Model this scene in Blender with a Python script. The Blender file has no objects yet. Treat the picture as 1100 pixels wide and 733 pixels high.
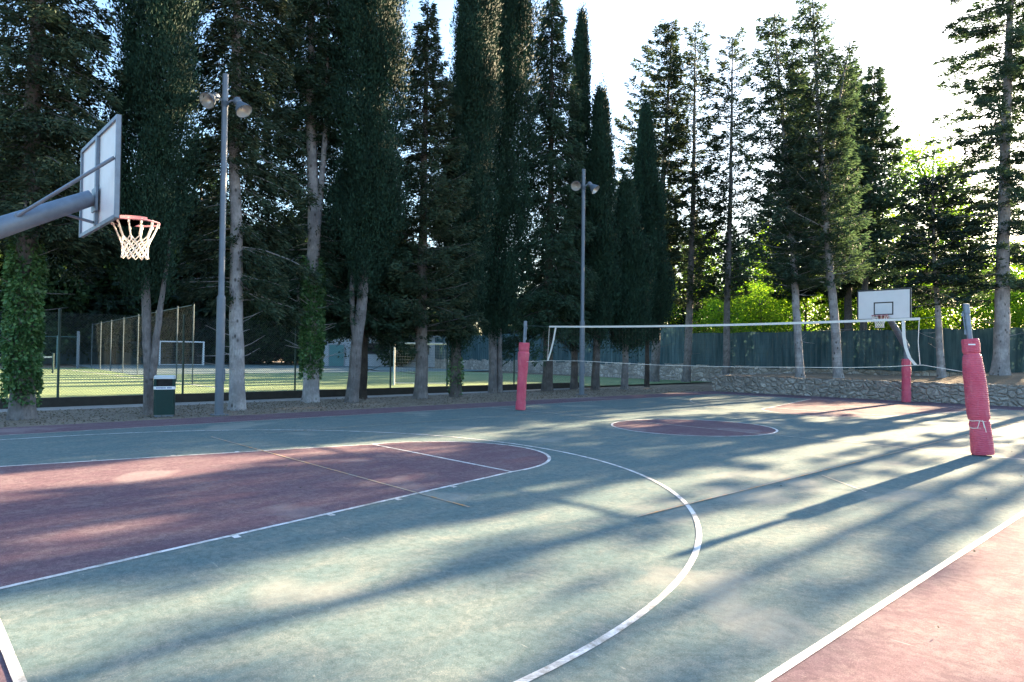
import bpy, math, random
import numpy as np
from mathutils import Vector, Matrix

random.seed(7)
sc = bpy.context.scene
COL = sc.collection
PI = math.pi
SUN, SUN_EL, SKY, EXPO = 5.0, 16.0, .064, 3.35

# ------------------------------------------------------------------ mesh helpers
class MB:
    """collects shapes and links them as ONE mesh object"""
    def __init__(self):
        self.v = []; self.f = []; self.m = []; self.n = 0
    def add(self, vs, fs, mi=0):
        b = self.n
        self.v.extend([tuple(map(float, p)) for p in vs]); self.n += len(vs)
        for f in fs:
            self.f.append(tuple(i + b for i in f)); self.m.append(mi)
    def box(self, c, s, mi=0, rz=0.0):
        cx, cy, cz = c; hx, hy, hz = s[0]/2, s[1]/2, s[2]/2
        co, si = math.cos(rz), math.sin(rz)
        vs = []
        for dz in (-hz, hz):
            for dx, dy in ((-hx, -hy), (hx, -hy), (hx, hy), (-hx, hy)):
                vs.append((cx + dx*co - dy*si, cy + dx*si + dy*co, cz + dz))
        self.add(vs, [(3, 2, 1, 0), (4, 5, 6, 7), (0, 1, 5, 4), (1, 2, 6, 5), (2, 3, 7, 6), (3, 0, 4, 7)], mi)
    def tube(self, path, radii, n=10, caps=True, mi=0, wob=None):
        P = [Vector(p) for p in path]
        if not hasattr(radii, '__len__'): radii = [radii]*len(P)
        t0 = (P[1]-P[0]).normalized()
        ref = Vector((0, 0, 1)) if abs(t0.z) < 0.9 else Vector((1, 0, 0))
        a = t0.cross(ref).normalized()
        vs = []
        for i, p in enumerate(P):
            t = (P[min(i+1, len(P)-1)] - P[max(i-1, 0)]).normalized()
            a = (a - t*a.dot(t)).normalized()
            b = t.cross(a)
            for k in range(n):
                th = 2*PI*k/n
                r = radii[i] * (wob(i, th) if wob else 1.0)
                vs.append(p + (a*math.cos(th) + b*math.sin(th))*r)
        fs = []
        for i in range(len(P)-1):
            for k in range(n):
                k2 = (k+1) % n
                fs.append((i*n+k, i*n+k2, (i+1)*n+k2, (i+1)*n+k))
        if caps:
            fs.append(tuple(range(n-1, -1, -1))); fs.append(tuple((len(P)-1)*n + k for k in range(n)))
        self.add(vs, fs, mi)
    def lathe(self, prof, n=20, origin=(0, 0, 0), axis=(0, 0, 1), mi=0, caps=False):
        ax = Vector(axis).normalized(); ref = Vector((0, 0, 1)) if abs(ax.z) < .9 else Vector((1, 0, 0))
        a = ax.cross(ref).normalized(); b = ax.cross(a); o = Vector(origin)
        vs = []
        for r, z in prof:
            for k in range(n):
                th = 2*PI*k/n
                vs.append(o + ax*z + (a*math.cos(th) + b*math.sin(th))*r)
        fs = []
        for i in range(len(prof)-1):
            for k in range(n):
                k2 = (k+1) % n
                fs.append((i*n+k, i*n+k2, (i+1)*n+k2, (i+1)*n+k))
        if caps:
            fs.append(tuple(range(n-1, -1, -1))); fs.append(tuple((len(prof)-1)*n+k for k in range(n)))
        self.add(vs, fs, mi)
    def poly(self, pts, z, mi=0):
        self.add([(x, y, z) for x, y in pts], [tuple(range(len(pts)))], mi)
    def strip(self, pts, w, z, mi=0):
        """flat painted line of width w along pts"""
        P = [Vector((x, y)) for x, y in pts]; vs = []
        for i, p in enumerate(P):
            t = (P[min(i+1, len(P)-1)] - P[max(i-1, 0)]).normalized(); nn = Vector((-t.y, t.x))
            vs.append((p.x+nn.x*w/2, p.y+nn.y*w/2, z)); vs.append((p.x-nn.x*w/2, p.y-nn.y*w/2, z))
        self.add(vs, [(2*i+1, 2*i+3, 2*i+2, 2*i) for i in range(len(P)-1)], mi)
    def build(self, name, mats, parent=None, smooth=35, loc=None):
        me = bpy.data.meshes.new(name)
        me.from_pydata(self.v, [], self.f)
        if not isinstance(mats, (list, tuple)): mats = [mats]
        for mt in mats: me.materials.append(mt)
        me.polygons.foreach_set('material_index', self.m)
        if smooth:
            me.polygons.foreach_set('use_smooth', [True]*len(me.polygons))
            me.set_sharp_from_angle(angle=math.radians(smooth))
        me.update()
        return link(name, me, parent, loc)

def link(name, me, parent=None, loc=None):
    o = bpy.data.objects.new(name, me); COL.objects.link(o)
    if parent is not None: o.parent = parent
    if loc is not None: o.location = loc
    return o

def tag(o, label=None, cat=None, group=None, kind=None):
    if label: o['label'] = label
    if cat: o['category'] = cat
    if group: o['group'] = group
    if kind: o['kind'] = kind
    return o

def thing(name, label, cat, loc=(0, 0, 0), rz=0.0, group=None):
    o = bpy.data.objects.new(name, None); COL.objects.link(o)
    o.location = loc; o.rotation_euler = (0, 0, rz); o.empty_display_size = .3
    return tag(o, label, cat, group)

def copy_tree(o, parent=None):
    c = o.copy(); COL.objects.link(c); c.parent = parent
    for ch in list(o.children): copy_tree(ch, c)
    return c

# ------------------------------------------------------------------ materials
class NT:
    def __init__(self, name):
        self.mat = bpy.data.materials.new(name); self.mat.use_nodes = True
        self.t = self.mat.node_tree; self.t.nodes.clear()
        self.out = self.t.nodes.new('ShaderNodeOutputMaterial')
        self.tc = None
    def n(self, typ, **kw):
        nd = self.t.nodes.new(typ)
        for k, v in kw.items():
            if k.startswith('i_'):
                nd.inputs[k[2:].replace('_', ' ')].default_value = v
            else: setattr(nd, k, v)
        return nd
    def l(self, a, b): self.t.links.new(a, b)
    def coord(self, scale=(1, 1, 1), which='Object'):
        tc = self.n('ShaderNodeTexCoord'); mp = self.n('ShaderNodeMapping')
        mp.inputs['Scale'].default_value = scale
        self.l(tc.outputs[which], mp.inputs['Vector']); return mp.outputs['Vector']
    def noise(self, vec, scale, detail=5, rough=.6, dist=0.0):
        nd = self.n('ShaderNodeTexNoise'); nd.inputs['Scale'].default_value = scale
        nd.inputs['Detail'].default_value = detail; nd.inputs['Roughness'].default_value = rough
        nd.inputs['Distortion'].default_value = dist
        if vec is not None: self.l(vec, nd.inputs['Vector'])
        return nd.outputs['Fac']
    def ramp(self, fac, stops, interp='LINEAR'):
        r = self.n('ShaderNodeValToRGB'); cr = r.color_ramp; cr.interpolation = interp
        while len(cr.elements) < len(stops): cr.elements.new(.5)
        for e, (p, c) in zip(cr.elements, stops):
            e.position = p; e.color = (c, c, c, 1) if not hasattr(c, '__len__') else (*c[:3], 1)
        self.l(fac, r.inputs['Fac']); return r.outputs['Color']
    def mix(self, fac, a, b, blend='MIX'):
        m = self.n('ShaderNodeMix', data_type='RGBA', blend_type=blend)
        for s, v in ((m.inputs[0], fac), (m.inputs[6], a), (m.inputs[7], b)):
            if isinstance(v, (int, float)): s.default_value = v
            elif hasattr(v, 'is_linked'): self.l(v, s)
            else: s.default_value = (*v[:3], 1)
        return m.outputs[2]
    def math(self, op, a, b=0.0, clamp=False):
        m = self.n('ShaderNodeMath', operation=op, use_clamp=clamp)
        for s, v in ((m.inputs[0], a), (m.inputs[1], b)):
            if isinstance(v, (int, float)): s.default_value = v
            else: self.l(v, s)
        return m.outputs[0]
    def bump(self, h, strength=.3, dist=.02):
        b = self.n('ShaderNodeBump'); b.inputs['Strength'].default_value = strength; b.inputs['Distance'].default_value = dist
        self.l(h, b.inputs['Height']); return b.outputs['Normal']
    def bsdf(self, color, rough=.6, metal=0.0, normal=None, spec=.5, coat=0.0):
        p = self.n('ShaderNodeBsdfPrincipled')
        if hasattr(color, 'is_linked'): self.l(color, p.inputs['Base Color'])
        else: p.inputs['Base Color'].default_value = (*color[:3], 1)
        if isinstance(rough, (int, float)): p.inputs['Roughness'].default_value = rough
        else: self.l(rough, p.inputs['Roughness'])
        p.inputs['Metallic'].default_value = metal
        p.inputs['Specular IOR Level'].default_value = spec
        p.inputs['Coat Weight'].default_value = coat
        if normal is not None: self.l(normal, p.inputs['Normal'])
        return p.outputs['BSDF']
    def done(self, sh):
        self.l(sh, self.out.inputs['Surface']); return self.mat

def m_plain(name, c, rough=.5, metal=0.0, var=.25, scale=6, spec=.5, bump=0.0, bscale=40):
    t = NT(name); v = t.coord()
    f = t.noise(v, scale, 6, .65)
    col = t.mix(f, tuple(x*(1-var) for x in c), tuple(min(1, x*(1+var)) for x in c))
    rr = t.ramp(t.noise(v, scale*2.3, 4), [(0.3, max(0, rough-.1)), (.7, min(1, rough+.12))])
    nm = t.bump(t.noise(v, bscale, 4), bump, .01) if bump else None
    return t.done(t.bsdf(col, rr, metal, nm, spec))

def m_court(name, a, b, worn):
    t = NT(name); v = t.coord()
    big = t.ramp(t.noise(v, .35, 6, .62, .4), [(.36, 0.0), (.66, 1.0)])
    col = t.mix(big, a, b)
    # brush marks and rubbed paint
    vs = t.coord((1.0, 1.7, 1.0)); st = t.noise(vs, 1.9, 10, .74, .5)
    col = t.mix(t.ramp(st, [(.44, 0.0), (.72, .58)]), col, worn)
    vd = t.coord((1.4, 1.0, 1.0)); st2 = t.noise(vd, 11, 8, .78)
    col = t.mix(t.ramp(st2, [(.40, .55), (.56, 0.0)]), col, tuple(x*.55 for x in a))
    grit = t.noise(v, 130, 3, .7)
    col = t.mix(t.ramp(grit, [(.35, .5), (.5, 0.0)]), col, tuple(x*.45 for x in a))
    col = t.mix(t.ramp(grit, [(.6, 0.0), (.74, .55)]), col, tuple(min(1, x*1.6) for x in worn))
    # old water marks and hairline cracks
    wm = t.noise(v, .9, 7, .75, 1.2); col = t.mix(t.ramp(wm, [(.47, 0.0), (.5, .30), (.53, 0.0)]), col, tuple(x*.6 for x in a))
    pt_ = t.noise(t.coord((1, 1, 1)), .55, 3, .5, .3); col = t.mix(t.ramp(pt_, [(.60, 0.0), (.66, .35)]), col, tuple(x*1.15+.02 for x in worn))
    fk = t.noise(v, 38, 5, .8); col = t.mix(t.ramp(fk, [(.62, 0.0), (.72, .55)]), col, tuple(min(1, x*1.35) for x in worn))
    # pale scuffs
    sc1 = t.noise(t.coord((9, 1.2, 1)), 1.7, 4, .8, 1.5); col = t.mix(t.ramp(sc1, [(.66, 0.0), (.74, .5)]), col, tuple(min(1, x*1.8) for x in worn))
    rg = t.ramp(t.noise(v, 3.0, 7, .7), [(.3, .85), (.7, .97)])
    h = t.math('ADD', t.noise(v, 260, 3, .7), t.math('MULTIPLY', t.noise(v, 40, 4), .6))
    return t.done(t.bsdf(col, rg, 0, t.bump(h, .55, .006), .03))

def m_line(name, c, under, amount):
    t = NT(name); v = t.coord()
    f = t.ramp(t.noise(v, 5, 9, .8, .5), [(amount, 0.0), (amount+.16, 1.0)])
    g = t.noise(v, 150, 2, .7); f = t.math('MULTIPLY', f, t.ramp(g, [(.3, .55), (.46, 1.0)]))
    col = t.mix(f, under, c)
    return t.done(t.bsdf(col, .55, 0, t.bump(t.noise(v, 260, 3, .7), .45, .005)))

def m_leaf(name, cols, trans=.25, tcol=None, rough=.7, spec=.12, clump=.9, rounded=0.0, streak=None):
    """leaf colour differs leaf by leaf and clump by clump; light also passes through"""
    t = NT(name)
    ge = t.n('ShaderNodeNewGeometry'); v = t.coord()
    ri = ge.outputs['Random Per Island']
    col = t.ramp(ri, [(i/(len(cols)-1), c) for i, c in enumerate(cols)])
    ns = t.ramp(t.noise(t.coord(streak) if streak else v, clump, 4, .65), [(.3, .45), (.7, 1.6)])
    col = t.mix(1.0, col, ns, 'MULTIPLY')
    nm = None
    if rounded:      # needles of a dense spray share the roundness of the spray
        tcn = t.n('ShaderNodeTexCoord'); m1 = t.n('ShaderNodeVectorMath', operation='MULTIPLY'); m1.inputs[1].default_value = (1, 1, 0)
        t.l(tcn.outputs['Object'], m1.inputs[0]); n1 = t.n('ShaderNodeVectorMath', operation='NORMALIZE'); t.l(m1.outputs[0], n1.inputs[0])
        s1 = t.n('ShaderNodeVectorMath', operation='SCALE'); s1.inputs['Scale'].default_value = rounded; t.l(n1.outputs[0], s1.inputs[0])
        a1 = t.n('ShaderNodeVectorMath', operation='ADD'); t.l(s1.outputs[0], a1.inputs[0]); t.l(ge.outputs['Normal'], a1.inputs[1])
        a2 = t.n('ShaderNodeVectorMath', operation='ADD'); t.l(a1.outputs[0], a2.inputs[0]); a2.inputs[1].default_value = (0, 0, .35)
        n2 = t.n('ShaderNodeVectorMath', operation='NORMALIZE'); t.l(a2.outputs[0], n2.inputs[0]); nm = n2.outputs[0]
    p = t.bsdf(col, rough, 0, nm, spec)
    tr = t.n('ShaderNodeBsdfTranslucent')
    tc = t.mix(1.0, col, tcol or (1.3, 1.35, .8), 'MULTIPLY'); t.l(tc, tr.inputs['Color'])
    mx = t.n('ShaderNodeMixShader'); mx.inputs[0].default_value = trans
    t.l(p, mx.inputs[1]); t.l(tr.outputs[0], mx.inputs[2])
    return t.done(mx.outputs[0])

def m_bark(name, a, b, knot=(.03, .028, .025), knots=.5):
    t = NT(name); v = t.coord((1, 1, .22)); vo = t.coord((1, 1, .6))
    n1 = t.noise(v, 26, 8, .7, .5); n2 = t.noise(t.coord(), 2.2, 5, .65)
    col = t.mix(t.ramp(n1, [(.33, 0.0), (.66, 1.0)]), a, b)
    col = t.mix(t.ramp(n2, [(.42, .6), (.6, 0.0)]), col, tuple(x*.55 for x in a))
    vr = t.n('ShaderNodeTexVoronoi'); vr.inputs['Scale'].default_value = 5.5; t.l(vo, vr.inputs['Vector'])
    col = t.mix(t.ramp(vr.outputs['Distance'], [(.10, knots), (.24, 0.0)]), col, knot)
    return t.done(t.bsdf(col, .85, 0, t.bump(n1, .9, .03), .25))

def m_stone(name, lo, hi, mortar, scale=3.4):
    t = NT(name); v = t.coord((1, 1, 1.35)); w = t.n('ShaderNodeVectorMath', operation='ADD')
    nz = t.n('ShaderNodeTexNoise'); nz.inputs['Scale'].default_value = 3.0; t.l(v, nz.inputs['Vector'])
    sc_ = t.n('ShaderNodeVectorMath', operation='SCALE'); sc_.inputs['Scale'].default_value = .22; t.l(nz.outputs['Color'], sc_.inputs[0])
    t.l(v, w.inputs[0]); t.l(sc_.outputs[0], w.inputs[1])
    c = t.n('ShaderNodeTexVoronoi'); c.inputs['Scale'].default_value = scale; t.l(w.outputs[0], c.inputs['Vector'])
    e = t.n('ShaderNodeTexVoronoi', feature='DISTANCE_TO_EDGE'); e.inputs['Scale'].default_value = scale; t.l(w.outputs[0], e.inputs['Vector'])
    sp = t.n('ShaderNodeSeparateColor'); t.l(c.outputs['Color'], sp.inputs[0])
    col = t.ramp(sp.outputs[0], [(0, lo), (.55, tuple((x+y)/2 for x, y in zip(lo, hi))), (1, hi)])
    gr = t.noise(t.coord(), 14, 7, .7)
    col = t.mix(t.ramp(gr, [(.35, .7), (.62, 0.0)]), col, tuple(x*.35 for x in lo))
    st = t.noise(t.coord((1, 1, .35)), 1.6, 5, .7)
    col = t.mix(t.ramp(st, [(.45, 0.0), (.7, .6)]), col, tuple(x*.4 for x in lo))
    ed = t.ramp(e.outputs['Distance'], [(.02, 0.0), (.09, 1.0)])
    col = t.mix(ed, mortar, col)
    h = t.math('ADD', t.math('MULTIPLY', t.ramp(e.outputs['Distance'], [(0, 0.0), (.22, 1.0)]), 1.0), t.math('MULTIPLY', gr, .35))
    return t.done(t.bsdf(col, .9, 0, t.bump(h, 1.0, .06), .2))

def m_ground(name, a, b, c, sc1=.5):
    t = NT(name); v = t.coord()
    col = t.mix(t.ramp(t.noise(v, sc1, 6, .65), [(.38, 0.0), (.62, 1.0)]), a, b)
    col = t.mix(t.ramp(t.noise(v, 22, 6, .75), [(.45, 0.0), (.66, .8)]), col, c)
    col = t.mix(t.ramp(t.noise(v, 55, 4, .75), [(.32, .75), (.5, 0.0)]), col, tuple(x*.35 for x in a))
    return t.done(t.bsdf(col, .95, 0, t.bump(t.noise(v, 30, 6, .75), .9, .05), .15))

TEAL = (.122, .186, .190); TEAL2 = (.150, .208, .205); TEALW = (.295, .285, .245)
RED = (.155, .102, .124); RED2 = (.180, .122, .140); REDW = (.28, .245, .235)
M = {}
M['teal'] = m_court('teal court paint', TEAL, TEAL2, TEALW)
M['red'] = m_court('red court paint', RED, RED2, REDW)
M['white_line'] = m_line('white line paint', (.76, .77, .78), TEALW, .40)
M['faded_line'] = m_line('faded white line paint', (.55, .57, .58), TEALW, .49)
M['yellow_line'] = m_line('ochre line paint', (.62, .27, .03), TEALW, .47)
M['gravel'] = m_ground('gravel and dry leaves', (.20, .168, .130), (.275, .235, .188), (.36, .31, .25), 1.1)
M['path'] = m_ground('pale gravel path', (.36, .35, .33), (.44, .42, .39), (.50, .47, .43), 1.0)
M['dirt'] = m_ground('dry earth', (.16, .125, .09), (.24, .19, .14), (.30, .24, .17), .35)
M['turf'] = m_ground('green turf', (.125, .205, .10), (.19, .255, .12), (.25, .29, .15), .35)
M['kerb'] = m_plain('dark kerb concrete', (.045, .043, .04), .9, 0, .5, 5, .2, .8, 30)
M['steel'] = m_plain('galvanised steel', (.17, .22, .28), .5, .35, .4, 7)
M['pole_grey'] = m_plain('grey painted steel', (.125, .16, .20), .5, .15, .25, 5)
M['panel'] = m_plain('white board laminate', (.60, .62, .63), .5, 0, .12, 3)
M['black'] = m_plain('black paint', (.02, .02, .022), .5, 0, .2, 5)
M['rim'] = m_plain('faded red rim paint', (.45, .19, .22), .6, 0, .3, 14)
M['cord'] = m_plain('white cord', (.78, .74, .68), .8, 0, .12, 20)
M['band'] = m_plain('white net band', (.62, .61, .58), .7, 0, .10, 10)
M['bin_green'] = m_plain('dark green bin paint', (.006, .034, .032), .45, 0, .25, 4, .25)
M['bin_lid'] = m_plain('pale blue grey lid', (.50, .56, .60), .45, 0, .1, 6)
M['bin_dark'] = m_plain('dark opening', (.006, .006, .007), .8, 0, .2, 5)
M['label_white'] = m_plain('white label', (.75, .77, .80), .5, 0, .06, 10)
M['ink'] = m_plain('blue print', (.06, .12, .30), .5, 0, .2, 10)
M['glass'] = m_plain('lamp glass', (.55, .58, .60), .12, .6, .2, 8)
M['reflector'] = m_plain('lamp reflector', (.60, .61, .60), .38, .6, .1, 8)
M['fence_green'] = m_plain('dark green fence paint', (.015, .05, .045), .5, .1, .2, 4)
M['fence_blue'] = m_plain('blue green fence paint', (.07, .17, .19), .5, .1, .2, 4)
M['fence_pale'] = m_plain('pale galvanised fence tube', (.06, .095, .11), .5, .1, .15, 4)
M['wire'] = m_plain('fence wire', (.03, .055, .055), .6, .1, .2, 9)
M['goal_white'] = m_plain('white goal paint', (.74, .76, .77), .45, 0, .08, 6)
M['net_thin'] = m_plain('goal net cord', (.45, .47, .47), .8, 0, .1, 10)
M['stone'] = m_stone('rubble stone wall', (.30, .285, .255), (.54, .51, .46), (.26, .245, .22), 4.0)
M['stone_far'] = m_stone('pale rubble stone', (.30, .29, .27), (.62, .59, .54), (.24, .225, .20), 2.6)
M['block'] = m_plain('grey block wall', (.34, .37, .40), .85, 0, .2, 2)
M['roof'] = m_plain('grey roof', (.22, .24, .26), .8, 0, .2, 2)
M['door_blue'] = m_plain('blue green door', (.05, .17, .18), .5, 0, .15, 3)
M['bark_pale'] = m_bark('pale spruce bark', (.27, .265, .27), (.46, .455, .46), (.04, .038, .037), .85)
M['bark_grey'] = m_bark('grey bark', (.13, .125, .125), (.25, .24, .24), (.03, .028, .025), .5)
M['bark_brown'] = m_bark('brown bark', (.075, .07, .068), (.16, .15, .146), (.02, .018, .016), .5)
M['bark_dark'] = m_bark('dark bark', (.035, .03, .027), (.08, .068, .058))
M['fir'] = m_leaf('fir needles', [(.012, .028, .022), (.018, .036, .027), (.030, .050, .036)], .2)
M['fir_dark'] = m_leaf('shaded fir needles', [(.017, .041, .026), (.028, .060, .037), (.047, .083, .051)], .05, rounded=.9)
M['fir_dry'] = m_leaf('fir needles with brown tips', [(.019, .041, .026), (.032, .060, .036), (.060, .077, .044)], .05, rounded=.9)
M['fir_glare'] = m_leaf('fir needles paled for glare', [(.030, .060, .044), (.046, .080, .058), (.068, .104, .068)], .38)  # right-hand firs: sky light and veiling glare put into a paler colour
M['cypress'] = m_leaf('cypress scales', [(.010, .030, .019), (.014, .038, .023), (.020, .046, .027)], .03, clump=3.2, rounded=.55, streak=(1, 1, .2))  # streaked tone: foliage variation, with dark gaps between tufts put into the colour
M['pine'] = m_leaf('pine needles', [(.022, .040, .030), (.036, .058, .040), (.060, .080, .048)], .35)
M['broad'] = m_leaf('broad leaves', [(.04, .105, .018), (.085, .165, .024), (.16, .225, .034)], .66, (2.0, 2.1, .7), clump=.35)
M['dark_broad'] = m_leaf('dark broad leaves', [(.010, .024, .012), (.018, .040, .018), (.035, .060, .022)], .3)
M['ivy'] = m_leaf('ivy leaves', [(.028, .080, .030), (.055, .135, .045), (.105, .19, .07)], .15, None, .45, .3, 2.2)
M['dry_leaf'] = m_leaf('dry leaves', [(.06, .052, .042), (.13, .115, .09), (.23, .205, .165)], .1)

def mat_pad():
    t = NT('red padded vinyl'); v = t.coord()
    f = t.noise(v, 2.2, 6, .7)
    col = t.mix(t.ramp(f, [(.35, 0.0), (.65, 1.0)]), (.50, .055, .105), (.60, .11, .165))
    col = t.mix(t.ramp(t.noise(t.coord((1, 1, .3)), 9, 6, .75), [(.52, 0.0), (.74, .55)]), col, (.62, .26, .30))
    col = t.mix(t.ramp(t.noise(v, 30, 5, .75), [(.28, .5), (.42, 0.0)]), col, (.22, .03, .05))
    w = t.n('ShaderNodeTexWave', wave_type='BANDS', bands_direction='Z'); w.inputs['Scale'].default_value = 9
    w.inputs['Distortion'].default_value = 5.5; w.inputs['Detail'].default_value = 3; w.inputs['Detail Scale'].default_value = 1.2
    t.l(v, w.inputs['Vector'])
    h = t.math('ADD', t.math('MULTIPLY', w.outputs['Fac'], .6), t.math('MULTIPLY', t.noise(v, 12, 5, .6), .8))
    return t.done(t.bsdf(col, .5, 0, t.bump(h, .5, .02), .4))
M['pad'] = mat_pad()

def mat_screen():
    t = NT('green shade cloth'); v = t.coord((1, 1, .10))
    f = t.noise(v, 3.0, 6, .7)
    col = t.mix(t.ramp(f, [(.38, 0.0), (.68, 1.0)]), (.020, .056, .072), (.085, .150, .175))  # paler streaks put the light on the wrinkles into the colour
    f2 = t.noise(t.coord((1, 1, .5)), 1.3, 4, .6)
    col = t.mix(t.ramp(f2, [(.5, 0.0), (.72, .6)]), col, (.08, .12, .135))  # paler blotches stand in for light passing through the cloth
    p = t.bsdf(col, .7, 0, t.bump(f, .5, .05), .25)
    tr = t.n('ShaderNodeBsdfTranslucent'); t.l(t.mix(1.0, col, (1.0, 1.0, .8), 'MULTIPLY'), tr.inputs['Color'])
    mx = t.n('ShaderNodeMixShader'); mx.inputs[0].default_value = .22
    t.l(p, mx.inputs[1]); t.l(tr.outputs[0], mx.inputs[2])
    return t.done(mx.outputs[0])
M['screen'] = mat_screen()

# ------------------------------------------------------------------ foliage (numpy)
def nrm(a): return a / np.maximum(np.linalg.norm(a, axis=-1, keepdims=True), 1e-9)

def leaves_object(name, C, D, L, W, mat, parent, rng, mid=.45, bend=.12):
    """one mesh of leaf shaped faces: base C, direction D, length L, width W"""
    n = len(C)
    D = nrm(D)
    R = nrm(rng.normal(size=(n, 3))); S = nrm(np.cross(D, R)); N = np.cross(S, D)
    L = L[:, None]; W = W[:, None]
    v = np.empty((n, 4, 3))
    v[:, 0] = C
    v[:, 1] = C + D*L*mid + S*W*.5
    v[:, 2] = C + D*L + N*L*bend
    v[:, 3] = C + D*L*mid - S*W*.5
    me = bpy.data.meshes.new(name)
    me.vertices.add(n*4); me.vertices.foreach_set('co', v.reshape(-1).astype(np.float32))
    me.loops.add(n*4); me.loops.foreach_set('vertex_index', np.arange(n*4, dtype=np.int32))
    me.polygons.add(n); me.polygons.foreach_set('loop_start', np.arange(0, n*4, 4, dtype=np.int32))
    me.materials.append(mat)
    me.update(calc_edges=True)
    return link(name, me, parent)

def axis_fn(path):
    P = np.array(path, float)
    def f(z):
        z = np.asarray(z, float)
        return np.stack([np.interp(z, P[:, 2], P[:, 0]), np.interp(z, P[:, 2], P[:, 1]), z], -1)
    return f

def smooth_path(path, r0, r1, step=.5, flare=1.35, rng=None, gnarl=.0):
    P = np.array(path, float); zs = np.arange(P[0, 2], P[-1, 2]+1e-6, step)
    if zs[-1] < P[-1, 2]-.05: zs = np.append(zs, P[-1, 2])
    f = axis_fn(path); Q = f(zs)
    for k in range(2):   # round the corners
        Q[1:-1, :2] = .25*Q[:-2, :2] + .5*Q[1:-1, :2] + .25*Q[2:, :2]
    if rng is not None and gnarl: Q[1:-1, :2] += rng.normal(size=(len(Q)-2, 2))*gnarl
    t = (zs-zs[0])/(zs[-1]-zs[0]); r = r0*(1-t)**.85 + r1
    fl = np.clip(1-(zs-zs[0])/.9, 0, 1)**2
    return [tuple(q) for q in Q], list(r*(1+(flare-1)*fl))

def branches(path, H, hb, prof, nb, rng, e0=.15, droop=.35, tipup=.12, azf=None, dens=30, hang=.35, wfac=.30,
             leafL=.24, leafW=.06, k=2, zpow=1.0, gap=0.0):
    """limb poly-lines and the sprays of needles they carry"""
    f = axis_fn(path)
    u = (np.arange(nb)+rng.random(nb))/nb
    z = hb + (H-hb)*.985*u**zpow
    az = np.arange(nb)*2.39996 + rng.normal(size=nb)*.5
    t = (z-hb)/(H-hb)
    L = prof(t)*rng.uniform(.62, 1.12, nb)
    if azf is not None: L = L*azf(az, z)
    keep = (rng.random(nb) > gap) & (L > (.34 if azf is not None else 0)*np.minimum(1, prof(t)))
    z, az, L, t = z[keep], az[keep], np.maximum(L[keep], .18), t[keep]
    B = f(z); A = np.stack([np.cos(az), np.sin(az), 0*az], -1); S = np.stack([-np.sin(az), np.cos(az), 0*az], -1)
    el = e0 + rng.normal(size=len(z))*.12 + .45*np.clip(t-.6, 0, 1)
    dr = droop*rng.uniform(.6, 1.4, len(z))*(1-.7*np.clip(t-.55, 0, 1))
    tu = tipup*rng.uniform(.3, 1.5, len(z))
    def curve(i, s):
        Li = L[i][:, None]; s_ = s[:, None]
        p = B[i] + A[i]*Li*s_
        p[:, 2] += (el[i]*s - dr[i]*s**2 + tu[i]*s**3)*L[i]
        return p
    ns = np.maximum(4, (L*dens).astype(int)); i = np.repeat(np.arange(len(L)), ns)
    s = .06+.94*rng.random(len(i))**.75
    p = curve(i, s)
    w = wfac*L[i]*np.clip(s*1.5, 0, 1)*(1.12-s)*1.6
    lat = rng.uniform(-1, 1, len(i)); lat = np.sign(lat)*np.abs(lat)**.8*w
    p += S[i]*lat[:, None] + A[i]*(np.abs(lat)*.45)[:, None]
    p[:, 2] -= hang*np.abs(lat)*rng.uniform(.3, 1.4, len(i)) + rng.random(len(i))**2*hang*.35
    i = np.repeat(i, k); lat = np.repeat(lat, k); p = np.repeat(p, k, axis=0)
    p += rng.normal(size=p.shape)*.05
    D = A[i]*.7 + S[i]*(np.sign(lat)*rng.uniform(.1, 1.0, len(i)))[:, None] + rng.normal(size=p.shape)*.28
    D[:, 2] -= hang*rng.uniform(.2, 1.3, len(i)) - .1
    Ls = leafL*rng.uniform(.6, 1.3, len(i)); Ws = leafW*rng.uniform(.7, 1.3, len(i))
    limbs = []
    for j in range(len(L)):
        if L[j] > .45:
            ss = np.array([0, .33, .66, .96]); limbs.append((curve(np.full(4, j), ss), L[j]))
    return p, D, Ls, Ws, limbs

def add_limbs(mb, limbs, thick=.016):
    for P, L in limbs:
        r = thick*(.5+.5*L); mb.tube([tuple(q) for q in P], [r, r*.75, r*.5, r*.2], n=4, caps=False)

def ivy_on(path, r0, z0, z1, n, rng, parent, name='ivy', seedside=None):
    f = axis_fn(path); z = z0+(z1-z0)*rng.random(n)
    th = rng.random(n)*2*PI
    # ragged ends
    edge = np.minimum((z-z0)/.8, (z1-z)/.8); keep = rng.random(n) < np.clip(edge+.25*np.sin(th*3+z), .02, 1)
    z, th = z[keep], th[keep]
    rr = r0*(1.0+.08*np.sin(z*4.3+th*2)) + rng.random(len(z))**1.5*.10
    out = np.stack([np.cos(th), np.sin(th), 0*th], -1)
    C = f(z) + out*rr[:, None]
    D = out*.55 + rng.normal(size=C.shape)*.5; D[:, 2] -= .55
    return leaves_object(name, C, D, .095*rng.uniform(.6, 1.3, len(z)), .085*rng.uniform(.6, 1.2, len(z)), M['ivy'], parent, rng, .4, .1)

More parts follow.
